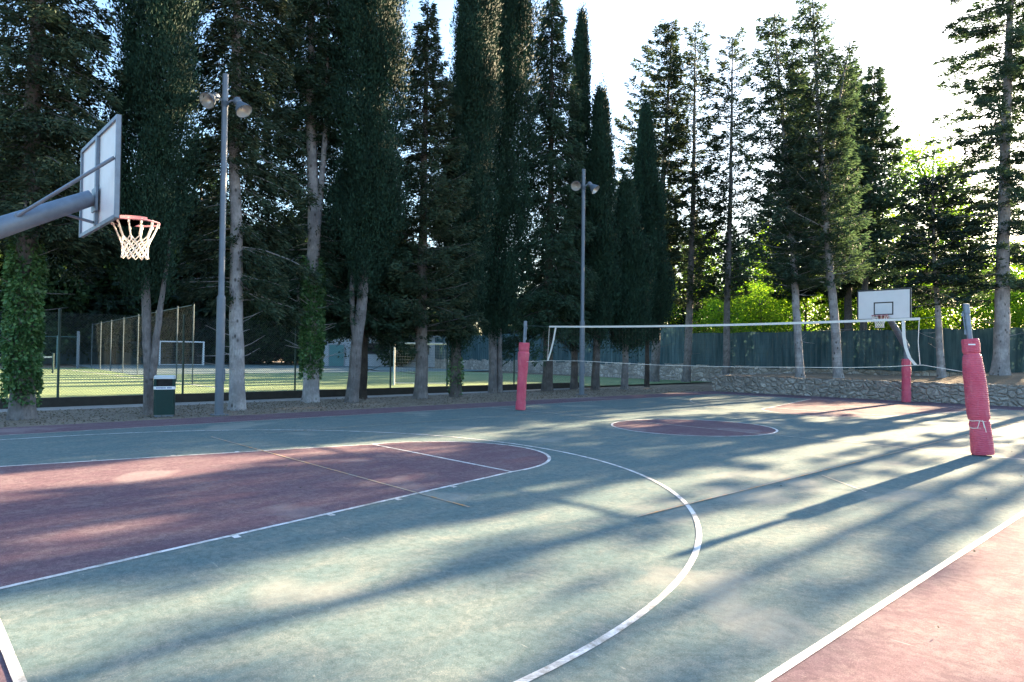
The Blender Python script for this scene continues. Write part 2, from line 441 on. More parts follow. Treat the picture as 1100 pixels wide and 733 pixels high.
TREES = {}
def conifer(name, label, base, path, H, hb, prof, nb, tr, bark='bark_grey', leaf='fir', seed=1, stems=(), ivy=None, extra=None, group=None, cat='tree', twigs=9, **kw):
    rng = np.random.default_rng(seed)
    bx, by, bz = base
    root = thing(name, label, cat, base, 0, group)
    loc = [(x-bx, y-by, z-bz) for x, y, z in path]
    loc[0] = (loc[0][0], loc[0][1], -.25)
    if loc[-1][2] < H: loc.append((loc[-1][0], loc[-1][1], H))
    mb = MB(); P, R = smooth_path(loc, tr*1.0, .015, .5, 1.3, rng, .008)
    mb.tube(P, R, n=18, wob=lambda i, th: 1+.05*math.sin(3*th+i*.7)+.03*math.sin(7*th-i)+(.16 if i == 0 else .07 if i == 1 else 0)*math.sin(5*th+seed))
    p, D, Ls, Ws, limbs = branches(loc, H, hb, prof, nb, rng, **kw)
    allp, allD, allL, allW = [p], [D], [Ls], [Ws]; add_limbs(mb, limbs)
    for st in stems:    # further leaders: (path, radius, hb, prof, nb)
        sp = [(x-bx, y-by, z-bz) for x, y, z in st[0]]
        P2, R2 = smooth_path(sp, st[1], .012, .4, 1.0, rng, .01); mb.tube(P2, R2, n=9)
        if st[4]:
            p, D, Ls, Ws, limbs = branches(sp, sp[-1][2], st[2]-bz, st[3], st[4], rng, **kw)
            allp.append(p); allD.append(D); allL.append(Ls); allW.append(Ws); add_limbs(mb, limbs)
    # bare dead twigs under the crown
    for q in range(twigs):
        z = rng.uniform(.35, 1.0)*hb; a = rng.random()*2*PI; b0 = axis_fn(loc)(z); l = rng.uniform(.4, 1.1)
        d = np.array([math.cos(a), math.sin(a), rng.uniform(-.25, .35)])
        mb.tube([tuple(b0), tuple(b0+d*l*.5), tuple(b0+d*l+np.array([0, 0, .08]))], [.014, .010, .004], n=4, caps=False)
    trunk = mb.build('trunk', M[bark], root, 60)
    if extra is not None:
        e = extra(rng); allp.append(e[0]); allD.append(e[1]); allL.append(e[2]); allW.append(e[3])
    leaves_object('crown', np.concatenate(allp), np.concatenate(allD), np.concatenate(allL), np.concatenate(allW), M[leaf], root, rng)
    if ivy: ivy_on(loc, ivy[0], ivy[1], ivy[2], ivy[3], rng, root)
    return root

def tufts(axis, z0, z1, rad, nt, per, rng, leafL=.2, leafW=.06, tall=.85, fill=.30):
    """flame shaped tufts of a cypress"""
    z = z0+(z1-z0)*rng.random(nt)**.92; t = (z-z0)/(z1-z0); th = rng.random(nt)*2*PI
    r = rad(t)*np.where(rng.random(nt) < fill, rng.uniform(.15, .7, nt), rng.uniform(.72, 1.10, nt))
    ph = rng.random(4)*6.3
    r = np.where(rng.random(nt) < .09, r*1.22, r)*(1+.22*np.sin(z*1.5+2*th+ph[0])+.12*np.sin(z*3.7-th+ph[1])+.08*np.sin(z*8+3*th+ph[2]))
    out = np.stack([np.cos(th), np.sin(th), 0*th], -1)
    C = axis(z) + out*r[:, None]
    i = np.repeat(np.arange(nt), per); q = rng.normal(size=(len(i), 3))
    sp = (.055+.075*rad(t))[i][:, None]
    p = C[i] + q*np.concatenate([sp, sp, np.full_like(sp, tall)*.42], 1)
    D = out[i]*.34 + rng.normal(size=p.shape)*.38; D[:, 2] += .85
    return p, D, leafL*rng.uniform(.6, 1.3, len(i)), leafW*rng.uniform(.7, 1.3, len(i))

def cypress(name, label, base, path, H, z0, rmax, tr, nt=420, per=75, bark='bark_brown', leaf='cypress', seed=1, stems=(), shape=None, ivy=None, group=None, leafL=.2, leafW=.055):
    rng = np.random.default_rng(seed); bx, by, bz = base
    root = thing(name, label, 'tree', base, 0, group)
    loc = [(x-bx, y-by, z-bz) for x, y, z in path]; loc[0] = (loc[0][0], loc[0][1], -.25)
    if loc[-1][2] < H-.3: loc.append((loc[-1][0], loc[-1][1], H-.3))
    mb = MB(); P, R = smooth_path(loc, tr, .02, .5, 1.3, rng, .008)
    mb.tube(P, R, n=12, wob=lambda i, th: 1+.09*math.sin(3*th+i*.5)+.05*math.sin(5*th-i*.8))
    for st in stems:
        sp = [(x-bx, y-by, z-bz) for x, y, z in st[0]]; P2, R2 = smooth_path(sp, st[1], .02, .35, 1.0, rng, .01)
        mb.tube(P2, R2, n=8)
    mb.build('trunk', M[bark], root, 60)
    if shape is None: shape = lambda t: rmax*np.clip(np.minimum((t+.04)*5.5, 1), 0, 1)**.6*np.clip((1.02-t)*2.4, 0, 1)**.62
    p, D, L, W = tufts(axis_fn(loc), z0, H, shape, nt, per, rng, leafL, leafW)
    leaves_object('crown', p, D, L, W, M[leaf], root, rng)
    if ivy: ivy_on(loc, ivy[0], ivy[1], ivy[2], ivy[3], rng, root)
    return root

def broad_crown(blobs, per, leaf, rng, root, size=.17, name='crown'):
    ps, Ds = [], []
    for (x, y, z, r, h) in blobs:
        nb = max(6, int(9*r*r)); q = nrm(rng.normal(size=(nb, 3)))*rng.uniform(.55, 1.0, (nb, 1))
        cc = np.array([x, y, z]) + q*np.array([r, r, h])
        i = np.repeat(np.arange(nb), per); g = rng.normal(size=(len(i), 3))*np.array([.42, .42, .26])
        p = cc[i]+g; D = nrm(g)*.6 + rng.normal(size=p.shape)*.6; D[:, 2] -= .25
        ps.append(p); Ds.append(D)
    p = np.concatenate(ps); D = np.concatenate(Ds); n = len(p)
    return leaves_object(name, p, D, size*rng.uniform(.6, 1.3, n), size*.62*rng.uniform(.7, 1.2, n), M[leaf], root, rng, .5, .15)

def broadleaf(name, label, base, H, R, leaf='broad', seed=1, nblob=16, per=70, tr=.14, low=.25, group=None, size=.18, cat='tree', bark='bark_brown'):
    rng = np.random.default_rng(seed)
    root = thing(name, label, cat, base, 0, group)
    mb = MB(); blobs = []
    top = [(0, 0, -.25), (rng.normal()*.15, rng.normal()*.15, H*.3), (rng.normal()*.4, rng.normal()*.4, H*.75)]
    P, R_ = smooth_path(top, tr, .02, .4, 1.4, rng, .02); mb.tube(P, R_, n=9)
    ax = axis_fn(top)
    for j in range(nblob):
        u = (j+rng.random())/nblob; z = H*(low+(.93-low)*u); a = j*2.4+rng.normal()*.4
        rr = R*math.sqrt(max(.05, 1-((u-.35)/.72)**2))*rng.uniform(.35, .95)
        br = R*rng.uniform(.26, .48)
        c = np.array([math.cos(a)*rr, math.sin(a)*rr, z]); blobs.append((*c, br, br*.75))
        s0 = ax(max(.3, min(H*.72, z-rr*.6)))
        mid = (s0+c)/2+np.array([0, 0, .15*rr]); mb.tube([tuple(s0), tuple(mid), tuple(c)], [tr*.35, tr*.22, tr*.08], n=5, caps=False)
    mb.build('trunk', M[bark], root, 60)
    broad_crown(blobs, per, leaf, rng, root, size)
    return root
# ------------------------------------------------------------------ the setting: ground, court, painted markings
def grid_object(name, x0, x1, y0, y1, nx, ny, zf, mat):
    mb = MB(); vs = []
    for j in range(ny+1):
        for i in range(nx+1):
            x = x0+(x1-x0)*i/nx; y = y0+(y1-y0)*j/ny; vs.append((x, y, zf(x, y)))
    fs = [(j*(nx+1)+i, j*(nx+1)+i+1, (j+1)*(nx+1)+i+1, (j+1)*(nx+1)+i) for j in range(ny) for i in range(nx)]
    mb.add(vs, fs); o = mb.build(name, mat); return tag(o, kind='structure')

def sheet(name, pts, z, mat):
    mb = MB(); mb.poly(pts, z); return tag(mb.build(name, mat, None, 0), kind='structure')

def rect(x0, x1, y0, y1): return [(x0, y0), (x1, y0), (x1, y1), (x0, y1)]

sheet('ground', rect(-1500, 1500, -1500, 1500), -.03, M['dirt'])
sheet('court_surround', rect(-22, 15.12, -12.5, 8.55), 0.0, M['red'])
sheet('court', rect(-13.02, 13.02, -7.02, 7.02), .002, M['teal'])
sheet('gravel_strip', rect(-40, 15.6, 8.55, 13.0), -.010, M['gravel'])
sheet('path', [(-40, 12.55), (-2, 12.9), (12, 13.3), (12, 14.1), (-40, 14.1)], -.004, M['path'])
sheet('pitch', rect(-60, 24.6, 14.2, 61), .045, M['turf'])
sheet('teal_pitch', [(-1.8, 40), (30, 40), (30, 78), (1, 78)], .050, M['teal'])

def arc(cx, cy, r, a0, a1, n=48):
    return [(cx+r*math.cos(math.radians(a0+(a1-a0)*i/n)), cy+r*math.sin(math.radians(a0+(a1-a0)*i/n))) for i in range(n+1)]

# painted red areas
key = MB()
for s in (-1, 1):
    pts = [(s*13.0, -3.0), (s*7.2, -1.8)] + [(s*(7.2-1.8*math.sin(math.radians(a))), -1.8*math.cos(math.radians(a))) for a in range(5, 180, 5)] + [(s*7.2, 1.8), (s*13.0, 3.0)]
    key.poly(pts if s < 0 else pts[::-1], .0038)
key.poly(arc(0, 0, 1.8, 0, 355, 71), .0038)
tag(key.build('painted_key', M['red'], None, 0), kind='structure')

wl = MB(); zz = [.0056]
def line(mb, pts, w=.05):
    zz[0] += .0001; mb.strip(pts, w, zz[0])
line(wl, [(-13.025, -7), (13.025, -7)]); line(wl, [(-13, -7.02), (-13, 7.02)]); line(wl, [(13, -7.02), (13, 7.02)])
fl = MB()
line(fl, [(-13.025, 7), (13.025, 7)]); line(fl, [(0, -6.95), (0, 6.95)])
for s in (-1, 1):
    d = wl
    for q in (-1, 1):
        line(d, [(s*12.97, q*3.0), (s*7.2, q*1.8)])
        for e in (1.75, 2.75, 3.65, 4.55):     # lane marks
            x = s*(13-e); yb = q*(3.0-1.2*e/5.8)
            line(d, [(x, yb+q*.02), (x, yb+q*.11)], .06)
    line(d, [(s*7.2, -1.8), (s*7.2, 1.8)])
    line(d, arc(s*7.2, 0, 1.8, 90 if s > 0 else -90, 270 if s > 0 else 90))
    c = s*(13-1.575)
    a = 180-math.degrees(math.asin(6.225/6.226)) if s > 0 else 0
    line(d if s < 0 else fl, [(s*12.97, -6.225), (c, -6.225)] + (arc(c, 0, 6.225, -90, 90, 90) if s < 0 else arc(c, 0, 6.225, 270, 90, 90)) + [(c, 6.225), (s*12.97, 6.225)])
line(wl, arc(0, 0, 1.8, 0, 360, 72))
line(fl, [(-4.86, -5.5), (-4.1, -4.65)], .018)
tag(wl.build('white_markings', M['white_line'], None, 0), kind='structure')
tag(fl.build('faded_markings', M['faded_line'], None, 0), kind='structure')
yl = MB()
for s in (-1, 1):
    line(yl, [(s*9, -3.1 if s < 0 else -4.5), (s*9, 4.5)], .030); line(yl, [(-8.0, s*4.5), (9, s*4.5)], .026)
tag(yl.build('ochre_markings', M['yellow_line'], None, 0), kind='structure')
pl = MB()
for pts in ([(-60, 30.0), (-3, 30.0)], [(-60, 44.4), (-5, 44.4)], [(-2.2, 34.0), (24, 34.0)], [(-3, 20.0), (-3, 58)], [(-1, 50), (24, 50)]):
    line(pl, pts, .09)
for v in range(len(pl.v)): pl.v[v] = (pl.v[v][0], pl.v[v][1], pl.v[v][2]+.042)
tag(pl.build('pitch_markings', M['white_line'], None, 0), kind='structure')

def sm(t): t = max(0.0, min(1.0, t)); return t*t*(3-2*t)
def terr_z(x, y): return .72+.30*sm((x-15.9)/3.2)*sm((1.5-y)/3.0)+.02*math.sin(x*2.1+y*1.3)
grid_object('terrace_ground', 15.45, 60, -30, 8.45, 90, 78, lambda x, y: terr_z(x, y), M['dirt'])

def stone_wall(name, label, A, B, h, thick, mat, seed, zbase=-.1, hump=.03):
    """rubble wall with an uneven top and bulging faces"""
    rng = random.Random(seed); A = Vector(A); B = Vector(B); L = (B-A).length; n = int(L/.25)+1; k = 5
    root = thing(name, label, 'wall', (A.x, A.y, 0), math.atan2(B.y-A.y, B.x-A.x))
    mb = MB(); tops = [h+rng.uniform(-hump, hump) for _ in range(n+1)]
    ring = []
    for i in range(n+1):
        x = L*i/n; vs = []
        for j in range(k+1):
            vs.append((x, thick/2+rng.uniform(-.018, .018), zbase+(tops[i]-zbase)*j/k))
        for j in range(k, -1, -1):
            vs.append((x, -thick/2+rng.uniform(-.018, .018), zbase+(tops[i]-zbase)*j/k))
        ring.append(vs)
    m = len(ring[0]); mb.add([p for r in ring for p in r],
        [(i*m+j, (i+1)*m+j, (i+1)*m+(j+1) % m, i*m+(j+1) % m) for i in range(n) for j in range(m)] + [tuple(range(m)), tuple(n*m+j for j in range(m-1, -1, -1))])
    mb.build('masonry', mat, root, 50)
    return root
stone_wall('stone_wall', 'low rubble stone retaining wall along the far end of the court', (15.42, -28), (15.26, 8.6), .73, .34, M['stone'], 3)
stone_wall('stone_wall', 'end wall of the raised terrace running back to the shade cloth fence', (15.42, 8.62), (26.0, 8.62), .76, .30, M['stone'], 4)
stone_wall('stone_wall', 'pale rubble stone wall under the dark green shade cloth behind the trees', (27.2, -30), (25.9, 17), 1.06, .30, M['stone_far'], 5)
stone_wall('stone_wall', 'pale rubble stone wall running back beside the football pitch', (25.9, 17.15), (40.0, 84), 1.10, .30, M['stone_far'], 6)

def screen_fence(name, label, A, B, z0, z1, seed):
    rng = random.Random(seed); A = Vector(A); B = Vector(B); L = (B-A).length
    root = thing(name, label, 'fence', (A.x, A.y, 0), math.atan2(B.y-A.y, B.x-A.x))
    n = int(L/.22); mb = MB(); rows = 7; ph = [rng.random()*6 for _ in range(6)]
    for j in range(rows+1):
        for i in range(n+1):
            x = L*i/n; t = j/rows
            y = .035*math.sin(x*2.1+ph[0])*(1-t*.6)+.03*math.sin(x*4.7+ph[1]+t*2)+.02*math.sin(x*9.1+ph[2])
            z = z0+(z1-z0)*t + (.03*math.sin(x*1.9+ph[3]) - .03*abs(math.sin(x*PI/2.5)) if j in (0, rows) else 0)
            mb.v.append((x, y, z))
    mb.n = len(mb.v)
    for j in range(rows):
        for i in range(n):
            mb.f.append((j*(n+1)+i, j*(n+1)+i+1, (j+1)*(n+1)+i+1, (j+1)*(n+1)+i)); mb.m.append(0)
    mb.build('shade_cloth', M['screen'], root, 180)
    x = 0.0
    while x < L:
        p = MB(); p.tube([(x, -.09, .4), (x, -.09, z1+.04)], .03, 8); p.build('post', M['fence_green'], root); x += 2.5
    r = MB()
    for z in (z1-.02, (z0+z1)/2): r.tube([(0, -.07, z), (L, -.07, z)], .012, 6)
    r.build('rail_wire', M['wire'], root)
    return root
screen_fence('screen_fence', 'dark green shade cloth fence behind the trees on the terrace', (26.9, -30), (25.75, 17), 1.0, 3.15, 11)
screen_fence('screen_fence', 'dark green shade cloth fence on the stone wall beside the football pitch', (25.75, 17.1), (39.8, 84), 1.0, 3.6, 12)
screen_fence('screen_fence', 'distant dark screen fence closing the far side of the sunlit pitch', (-60, 66), (24, 82), .1, 2.7, 13)

# low dark kerb wall with its chain link fence
kb = MB(); kb.box((-14, 14.15, .10), (52, .22, .30)); ko = kb.build('kerb_wall', M['kerb'], None, 0)
tag(ko, 'low dark concrete edging wall between the gravel strip and the green pitch', 'wall')

def chain_link(root, L, z0, z1, pitch, r, mat, y=0.0):
    mb = MB(); H = z1-z0; k = 0; x = -H
    while x < L:
        for s in (1, -1):
            a, b = (x, z0), (x+H, z1)
            xa, za, xb, zb = a[0], a[1], b[0], b[1]
            if xa < 0: za += -xa; xa = 0
            if xb > L: zb -= xb-L; xb = L
            if xb-xa > .05:
                if s < 0: za, zb = z1-(za-z0), z1-(zb-z0)
                mb.tube([(xa, y+.003*s, za), (xb, y+.003*s, zb)], r, 3, False)
        x += pitch
    return mb.build('wire_mesh', mat, root, 0)

def mesh_fence(name, label, A, B, z0, z1, posts, pitch, r, pm, prad=.03, wire=True, rail=True, group=None):
    A = Vector(A); B = Vector(B); L = (B-A).length
    root = thing(name, label, 'fence', (A.x, A.y, 0), math.atan2(B.y-A.y, B.x-A.x), group)
    for x in posts:
        p = MB(); p.tube([(x, -.03, max(0, z0-.05)), (x, -.03, z1+.05)], prad, 8)
        p.lathe([(prad*1.15, 0), (prad*1.15, .03), (.004, .045)], 8, (x, -.03, z1+.05)); p.build('post', M[pm], root)
    if rail:
        rr = MB(); rr.tube([(0, -.03, z1), (L, -.03, z1)], .02, 6); rr.build('rail', M[pm], root)
    if wire: chain_link(root, L, z0, z1, pitch, r, M['wire'])
    return root
xs = [38+v for v in (-26.5, -22.6, -18.6, -14.6, -9.9-.0, -6.6, -2.9, 1.0, 3.75, 7.55, 11.8)]
mesh_fence('mesh_fence', 'dark green chain link fence on the low edging wall behind the trees', (-38, 14.15), (12, 14.15), .26, 2.65, xs, .075, .0026, 'fence_green', .032, True, False)
mesh_fence('mesh_fence', 'tall pale chain link fence with a top rail running back between the two pitches', (-2.75, 25.5), (-.35, 59.4), .06, 3.8, [0, 3.2, 8.3, 13.5, 18.7, 23.9, 29, 34], .34, .0011, 'fence_pale', .03)
mesh_fence('mesh_fence', 'blue green post fence across the far end of the sunlit pitch', (-34, 58.0), (-1.2, 59.6), .06, 2.7, [0, 4, 8, 12, 16, 20, 23, 25.4, 27.6, 29.4, 31.2, 32.8], .12, .0022, 'fence_blue', .05)
gp = MB(); gp.tube([(0, 0, 0), (0, 0, 3.1)], .11, 10); gp.lathe([(.12, 3.1), (.12, 3.14), (.01, 3.18)], 10)
tag(gp.build('gate_post', M['pole_grey'], None, 35, (-1.55, 58.2, 0)), 'thick pale blue post at the corner of the far fence', 'post')

# tennis net
tn = thing('tennis_net', 'low tennis net with a white band on the sunlit pitch', 'tennis net', (-5.4, 44.4, 0))
for x in (0, -12.8):
    m = MB(); m.tube([(x, 0, 0), (x, 0, 1.32)], .06, 10); m.lathe([(.065, 1.32), (.065, 1.35), (.01, 1.37)], 10, (x, 0, 0)); m.build('post', M['fence_green'], tn)
m = MB()
for i in range(16):
    xa, xb = -12.8*i/16, -12.8*(i+1)/16; za, zb = [1.07-.14*(1-((q+6.4)/6.4)**2) for q in (xa, xb)]
    m.add([(xa, 0, za+.1), (xb, 0, zb+.1), (xb, 0, zb), (xa, 0, za), (xa, .02, za+.1), (xb, .02, zb+.1), (xb, .02, zb), (xa, .02, za)], [(0, 1, 2, 3), (7, 6, 5, 4), (0, 4, 5, 1), (3, 2, 6, 7)])
m.build('top_band', M['band'], tn, 0)
m = MB()
for i in range(128): m.tube([(-.1*i, .01, .08), (-.1*i, .01, .95)], .004, 3, False)
for i in range(9): m.tube([(0, .01, .1+.1*i), (-12.8, .01, .1+.1*i)], .004, 3, False)
m.build('netting', M['black'], tn, 0)

# football goals
def goal(label, loc, rz, W, H, D, r, group='football goals'):
    g = thing('football_goal', label, 'goal', loc, rz, group)
    f = MB(); f.tube([(-W/2, 0, 0), (-W/2, 0, H)], r, 10); f.tube([(W/2, 0, 0), (W/2, 0, H)], r, 10)
    f.tube([(-W/2-r, 0, H), (W/2+r, 0, H)], r, 10); f.build('frame', M['goal_white'], g)
    for s in (-1, 1):
        b = MB(); x = s*W/2
        b.tube([(x, .02, H-.02), (x, D*.45, H-.03), (x, D, .05)], r*.55, 8); b.tube([(x, .02, .05), (x, D, .05)], r*.55, 8)
        b.tube([(x, 0, H*.62), (x, D*.45, H-.03)], r*.5, 8); b.build('side_brace', M['goal_white'], g)
    b = MB(); b.tube([(-W/2, D, .05), (W/2, D, .05)], r*.5, 8); b.build('back_bar', M['goal_white'], g)
    n = MB(); k = int(W/.13)
    for i in range(k+1):
        x = -W/2+W*i/k; n.tube([(x, .03, H-.02), (x, D*.45, H-.06), (x, D, .06)], .003, 3, False)
    for j in range(14):
        t = j/13; n.tube([(-W/2, D*.45+D*.55*t, H-.06-(H-.12)*t), (W/2, D*.45+D*.55*t, H-.06-(H-.12)*t)], .003, 3, False)
    n.build('netting', M['net_thin'], g, 0)
    return g
goal('white football goal just behind the chain link fence, between tree trunks', (6.1, 19.0, .045), math.radians(-42+8), 3.0, 2.05, 1.1, .045)
goal('small white football goal at the far end of the pitch behind the litter bin', (10.3, 70.2, .05), math.radians(-12), 4.3, 2.55, 1.3, .07)

# block building
bd = thing('pavilion', 'grey block building with a dark window behind the far football goal', 'building', (29.2, 60.5, 0), math.radians(-42))
m = MB(); m.box((0, 3, 1.75), (15.5, 5.5, 3.5)); m.build('wall', M['block'], bd, 0)
m = MB(); m.box((0, 2.9, 3.62), (16.1, 6.2, .20)); m.build('roof', M['roof'], bd, 0)
for x, w, z0, z1, mm, nm in ((-.9, 2.6, 1.5, 2.75, 'bin_dark', 'window'), (4.6, 2.0, 1.5, 2.6, 'bin_dark', 'window'), (-5.2, 1.7, 0.02, 2.5, 'door_blue', 'door')):
    m = MB(); m.box((x, .235, (z0+z1)/2), (w, .06, z1-z0)); p = m.build(nm, M[mm], bd, 0)
    m = MB(); t = .09
    for q in (((x, .20, z1+t/2), (w+2*t, .08, t)), ((x, .20, z0-t/2), (w+2*t, .08, t)), ((x-w/2-t/2, .20, (z0+z1)/2), (t, .08, z1-z0)), ((x+w/2+t/2, .20, (z0+z1)/2), (t, .08, z1-z0))):
        m.box(*q)
    m.build('frame', M['roof'], p, 0)
m = MB()
for i in range(16): m.box((-7.7+i*1.0, .244, 1.75), (.02, .012, 3.4))
for j in range(14): m.box((0, .246, .25*j+.2), (15.4, .012, .02))
m.build('block_joint', M['roof'], bd, 0)

# ------------------------------------------------------------------ litter bin
lb = thing('litter_bin', 'dark green litter bin with a pale lid at the edge of the court', 'litter bin', (-8.44, 9.42, 0), math.radians(-18))
def rbox(mb, sx, sy, z0, z1, rad, mi=0, taper=1.0):
    pts = []
    for cx, cy, a0 in ((1, 1, 0), (-1, 1, 90), (-1, -1, 180), (1, -1, 270)):
        for a in range(0, 91, 18):
            th = math.radians(a0+a); pts.append((cx*(sx/2-rad)+rad*math.cos(th), cy*(sy/2-rad)+rad*math.sin(th)))
    n = len(pts); vs = [(x, y, z0) for x, y in pts]+[(x*taper, y*taper, z1) for x, y in pts]
    mb.add(vs, [(i, (i+1) % n, n+(i+1) % n, n+i) for i in range(n)]+[tuple(range(n-1, -1, -1)), tuple(range(n, 2*n))], mi)
m = MB(); rbox(m, .43, .42, 0, .05, .06); m.build('foot', M['pole_grey'], lb)
m = MB(); rbox(m, .46, .45, .05, .66, .07); m.build('body', M['bin_green'], lb)
m = MB(); rbox(m, .475, .465, .662, .735, .072); st = m.build('label_band', M['label_white'], lb)
m = MB(); xx = -.165
for w in (.022, .018, .024, .016, .022, .02, .018, .022, 0, .022, .02, .024, .018):
    if w: m.box((xx, -.2335, .70), (w, .003, .028))
    xx += .026
m.build('lettering', M['ink'], st, 0)
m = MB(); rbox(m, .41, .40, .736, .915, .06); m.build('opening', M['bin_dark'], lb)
for sx in (-1, 1):
    for sy in (-1, 1): m = MB(); m.box((sx*.203, sy*.198, .826), (.06, .06, .178)); m.build('corner_post', M['bin_green'], lb)
m = MB(); rbox(m, .475, .465, .916, .975, .072); rbox(m, .475, .465, .9752, .998, .072, 0, .9); m.build('lid', M['bin_lid'], lb)

# ------------------------------------------------------------------ flood light posts
def lamp_post(label, loc, H, zs, heads, rl=.105, ru=.075, rz=0.0):
    g = thing('floodlight_post', label, 'lamp post', loc, rz, 'floodlight posts at the edge of the court')
    m = MB(); m.lathe([(.10, 0), (rl, .02), (rl, zs-.04), (rl*.98, zs), (ru*1.02, zs+.04), (ru, zs+.05), (ru, H-.01), (ru*.9, H)], 18, caps=True); m.build('pole', M['pole_grey'], g)
    m = MB(); m.box((0, 0, .012), (.34, .34, .024)); m.build('base_plate', M['pole_grey'], g)
    m = MB(); m.box((rl*.75, -rl*.75, 1.0), (.09, .02, .32), 0, math.radians(45)); m.build('hatch', M['pole_grey'], g)
    for (dx, dy, dz, aim) in heads:
        ax = Vector(aim).normalized(); p = Vector((dx, dy, dz)); hd = MB()
        hd.lathe([(r_*.86, z_*.86) for r_, z_ in [(.02, -.36), (.09, -.35), (.115, -.31), (.115, -.19), (.10, -.17), (.10, -.12), (.14, -.09), (.19, .02), (.235, .15), (.245, .16), (.245, .175), (.228, .175)]], 22, p, ax)
        h = hd.build('lamp_head', M['pole_grey'], g)
        rf = MB(); rf.lathe([(r_*.86, z_*.86) for r_, z_ in [(.227, .174), (.19, .05), (.12, -.05), (.03, -.09)]], 22, p, ax); rf.build('reflector', M['reflector'], h)
        gl = MB(); gl.lathe([(r_*.86, z_*.86) for r_, z_ in [(.001, .03), (.03, .02), (.045, -.03), (.02, -.08)]], 12, p, ax); gl.build('bulb', M['glass'], h)
        b = MB(); q = p-ax*.22; c = Vector((0, 0, H-.78))
        b.tube([c, (c+q)/2+Vector((0, 0, .06)), q], .028, 8); b.lathe([(ru+.015, H-.84), (ru+.015, H-.70)], 16); b.build('bracket', M['pole_grey'], g)
        w = MB(); w.tube([c+Vector((0, 0, .10)), (c+q)/2+Vector((0, 0, .19)), q+Vector((0, 0, .09))], .010, 6); w.build('cable', M['black'], g)
    return g
R_ = Vector((.736, -.676, 0)); F_ = Vector((.676, .736, 0))
def hd(lat, z, aim): p = R_*lat; return (p.x, p.y, z, aim)
lamp_post('tall grey lamp post with two floodlights beside the litter bin', (-7.30, 8.95, 0), 8.62, 2.97,
          [hd(-.38, 7.98, -R_*.25-F_*.75+Vector((0, 0, -.55))), hd(.42, 7.78, R_*.55-F_*.25+Vector((0, 0, -.75)))])
lamp_post('tall grey lamp post with two floodlights behind the volleyball net', (7.35, 9.85, 0), 9.2, 2.97,
          [hd(-.30, 8.55, -R_*.15-F_*.85+Vector((0, 0, -.5))), hd(.40, 8.45, R_*.6-F_*.3+Vector((0, 0, -.65)))])

# ------------------------------------------------------------------ padded posts
def pad(mb, path, radii, seed, n=26, seams=()):
    """wrinkled vinyl wrap round a pole"""
    rng = random.Random(seed); ph = [rng.random()*6.3 for _ in range(8)]
    P = [Vector(p) for p in path]; m = len(P)*8
    pts, rad = [], []
    for i in range(m+1):
        t = i/m*(len(P)-1); k = min(int(t), len(P)-2); u = t-k; us = u
        p = P[k].lerp(P[k+1], us); r = radii[k]*(1-us)+radii[k+1]*us
        for s in seams: r *= 1-.13*math.exp(-((p.z-s)/.022)**2)
        pts.append(p); rad.append(r)
    rad[0] *= .93; rad[-1] *= .93
    def wob(i, th):
        z = pts[i].z
        return 1+.024*math.sin(2*th+ph[0]+z*2)+.007*math.sin(z*31+2.5*math.sin(th+ph[1])+ph[2])+.006*math.sin(z*53+3*th+ph[3])+.015*math.sin(z*9+th+ph[4])-.03*math.exp(-((math.sin((th-ph[5])/2))/.05)**2)
    mb.tube(pts, rad, n, True, 0, wob)

def volley_post(label, y, lean, radii, seed, tie, zt=2.54):
    g = thing('volleyball_post', label, 'volleyball post', (0, y, 0), 0, 'padded volleyball posts')
    ax = lambda z: (0, lean*z/zt, z)
    m = MB(); m.tube([ax(.01), ax(zt-.16)], .042, 14); m.tube([ax(zt-.16), ax(zt-.02)], .050, 14); m.lathe([(.052, 0), (.052, .02), (.01, .03)], 14, ax(zt-.02)); m.build('pole', M['steel'], g)
    s = 1 if y < 0 else -1
    m = MB(); q = ax(2.02); m.tube([(0, q[1]+s*.055, q[2]), (0, ax(2.40)[1]+s*.06, 2.42)], .012, 8); m.box((0, ax(2.40)[1]+s*.055, 2.36), (.03, .05, .05)); m.box((0, ax(2.05)[1]+s*.05, 2.06), (.035, .04, .07)); m.build('tension_rod', M['steel'], g)
    zs = [.02, .45, .9, 1.35, 1.68, 1.70, 1.945]
    m = MB(); pad(m, [ax(z) for z in zs], radii, seed, 28, (1.69, .46, .58) if tie else (1.69, .3)); pd = m.build('pad', M['pad'], g, 60)
    if tie:
        m = MB()
        for z in (.46, .58): m.tube([(a_[0]*radii[1]*.93, ax(z)[1]+a_[1]*radii[1]*.93, z+.006*math.sin(k*1.1)) for k, a_ in enumerate([(math.cos(t*.26), math.sin(t*.26)) for t in range(25)])], .006, 5)
        f = Vector((-.93, -.32, 0)); c = Vector((0, ax(.5)[1], 0))+f*radii[1]*1.03
        for dx, z0, z1 in ((.03, .585, .40), (-.02, .58, .46), (.02, .60, .47)):
            m.tube([c+Vector((dx*.2, -dx, z0)), c+f*.015+Vector((dx, -dx*1.5, (z0+z1)/2)), c+Vector((dx*1.2, -dx*2.2, z1))], .005, 5)
        m.build('rope_tie', M['cord'], g)
        f = Vector((-.93, -.36, 0)); c = Vector((0, ax(1.86)[1], 0))+f*radii[5]*.99
        m = MB(); m.box(c+Vector((0, 0, 1.85)), (.012, .10, .022), 0, math.atan2(f.y, f.x)); m.build('label_tab', M['label_white'], g)
    return g
volley_post('leaning pink red padded volleyball post nearer the camera, with a white rope tie', -5.57, .24, [.165, .155, .17, .165, .14, .135, .132], 4, True)
volley_post('pink red padded volleyball post at the tree side of the court', 5.67, -.17, [.155, .14, .135, .15, .165, .15, .15], 9, False, 2.56)

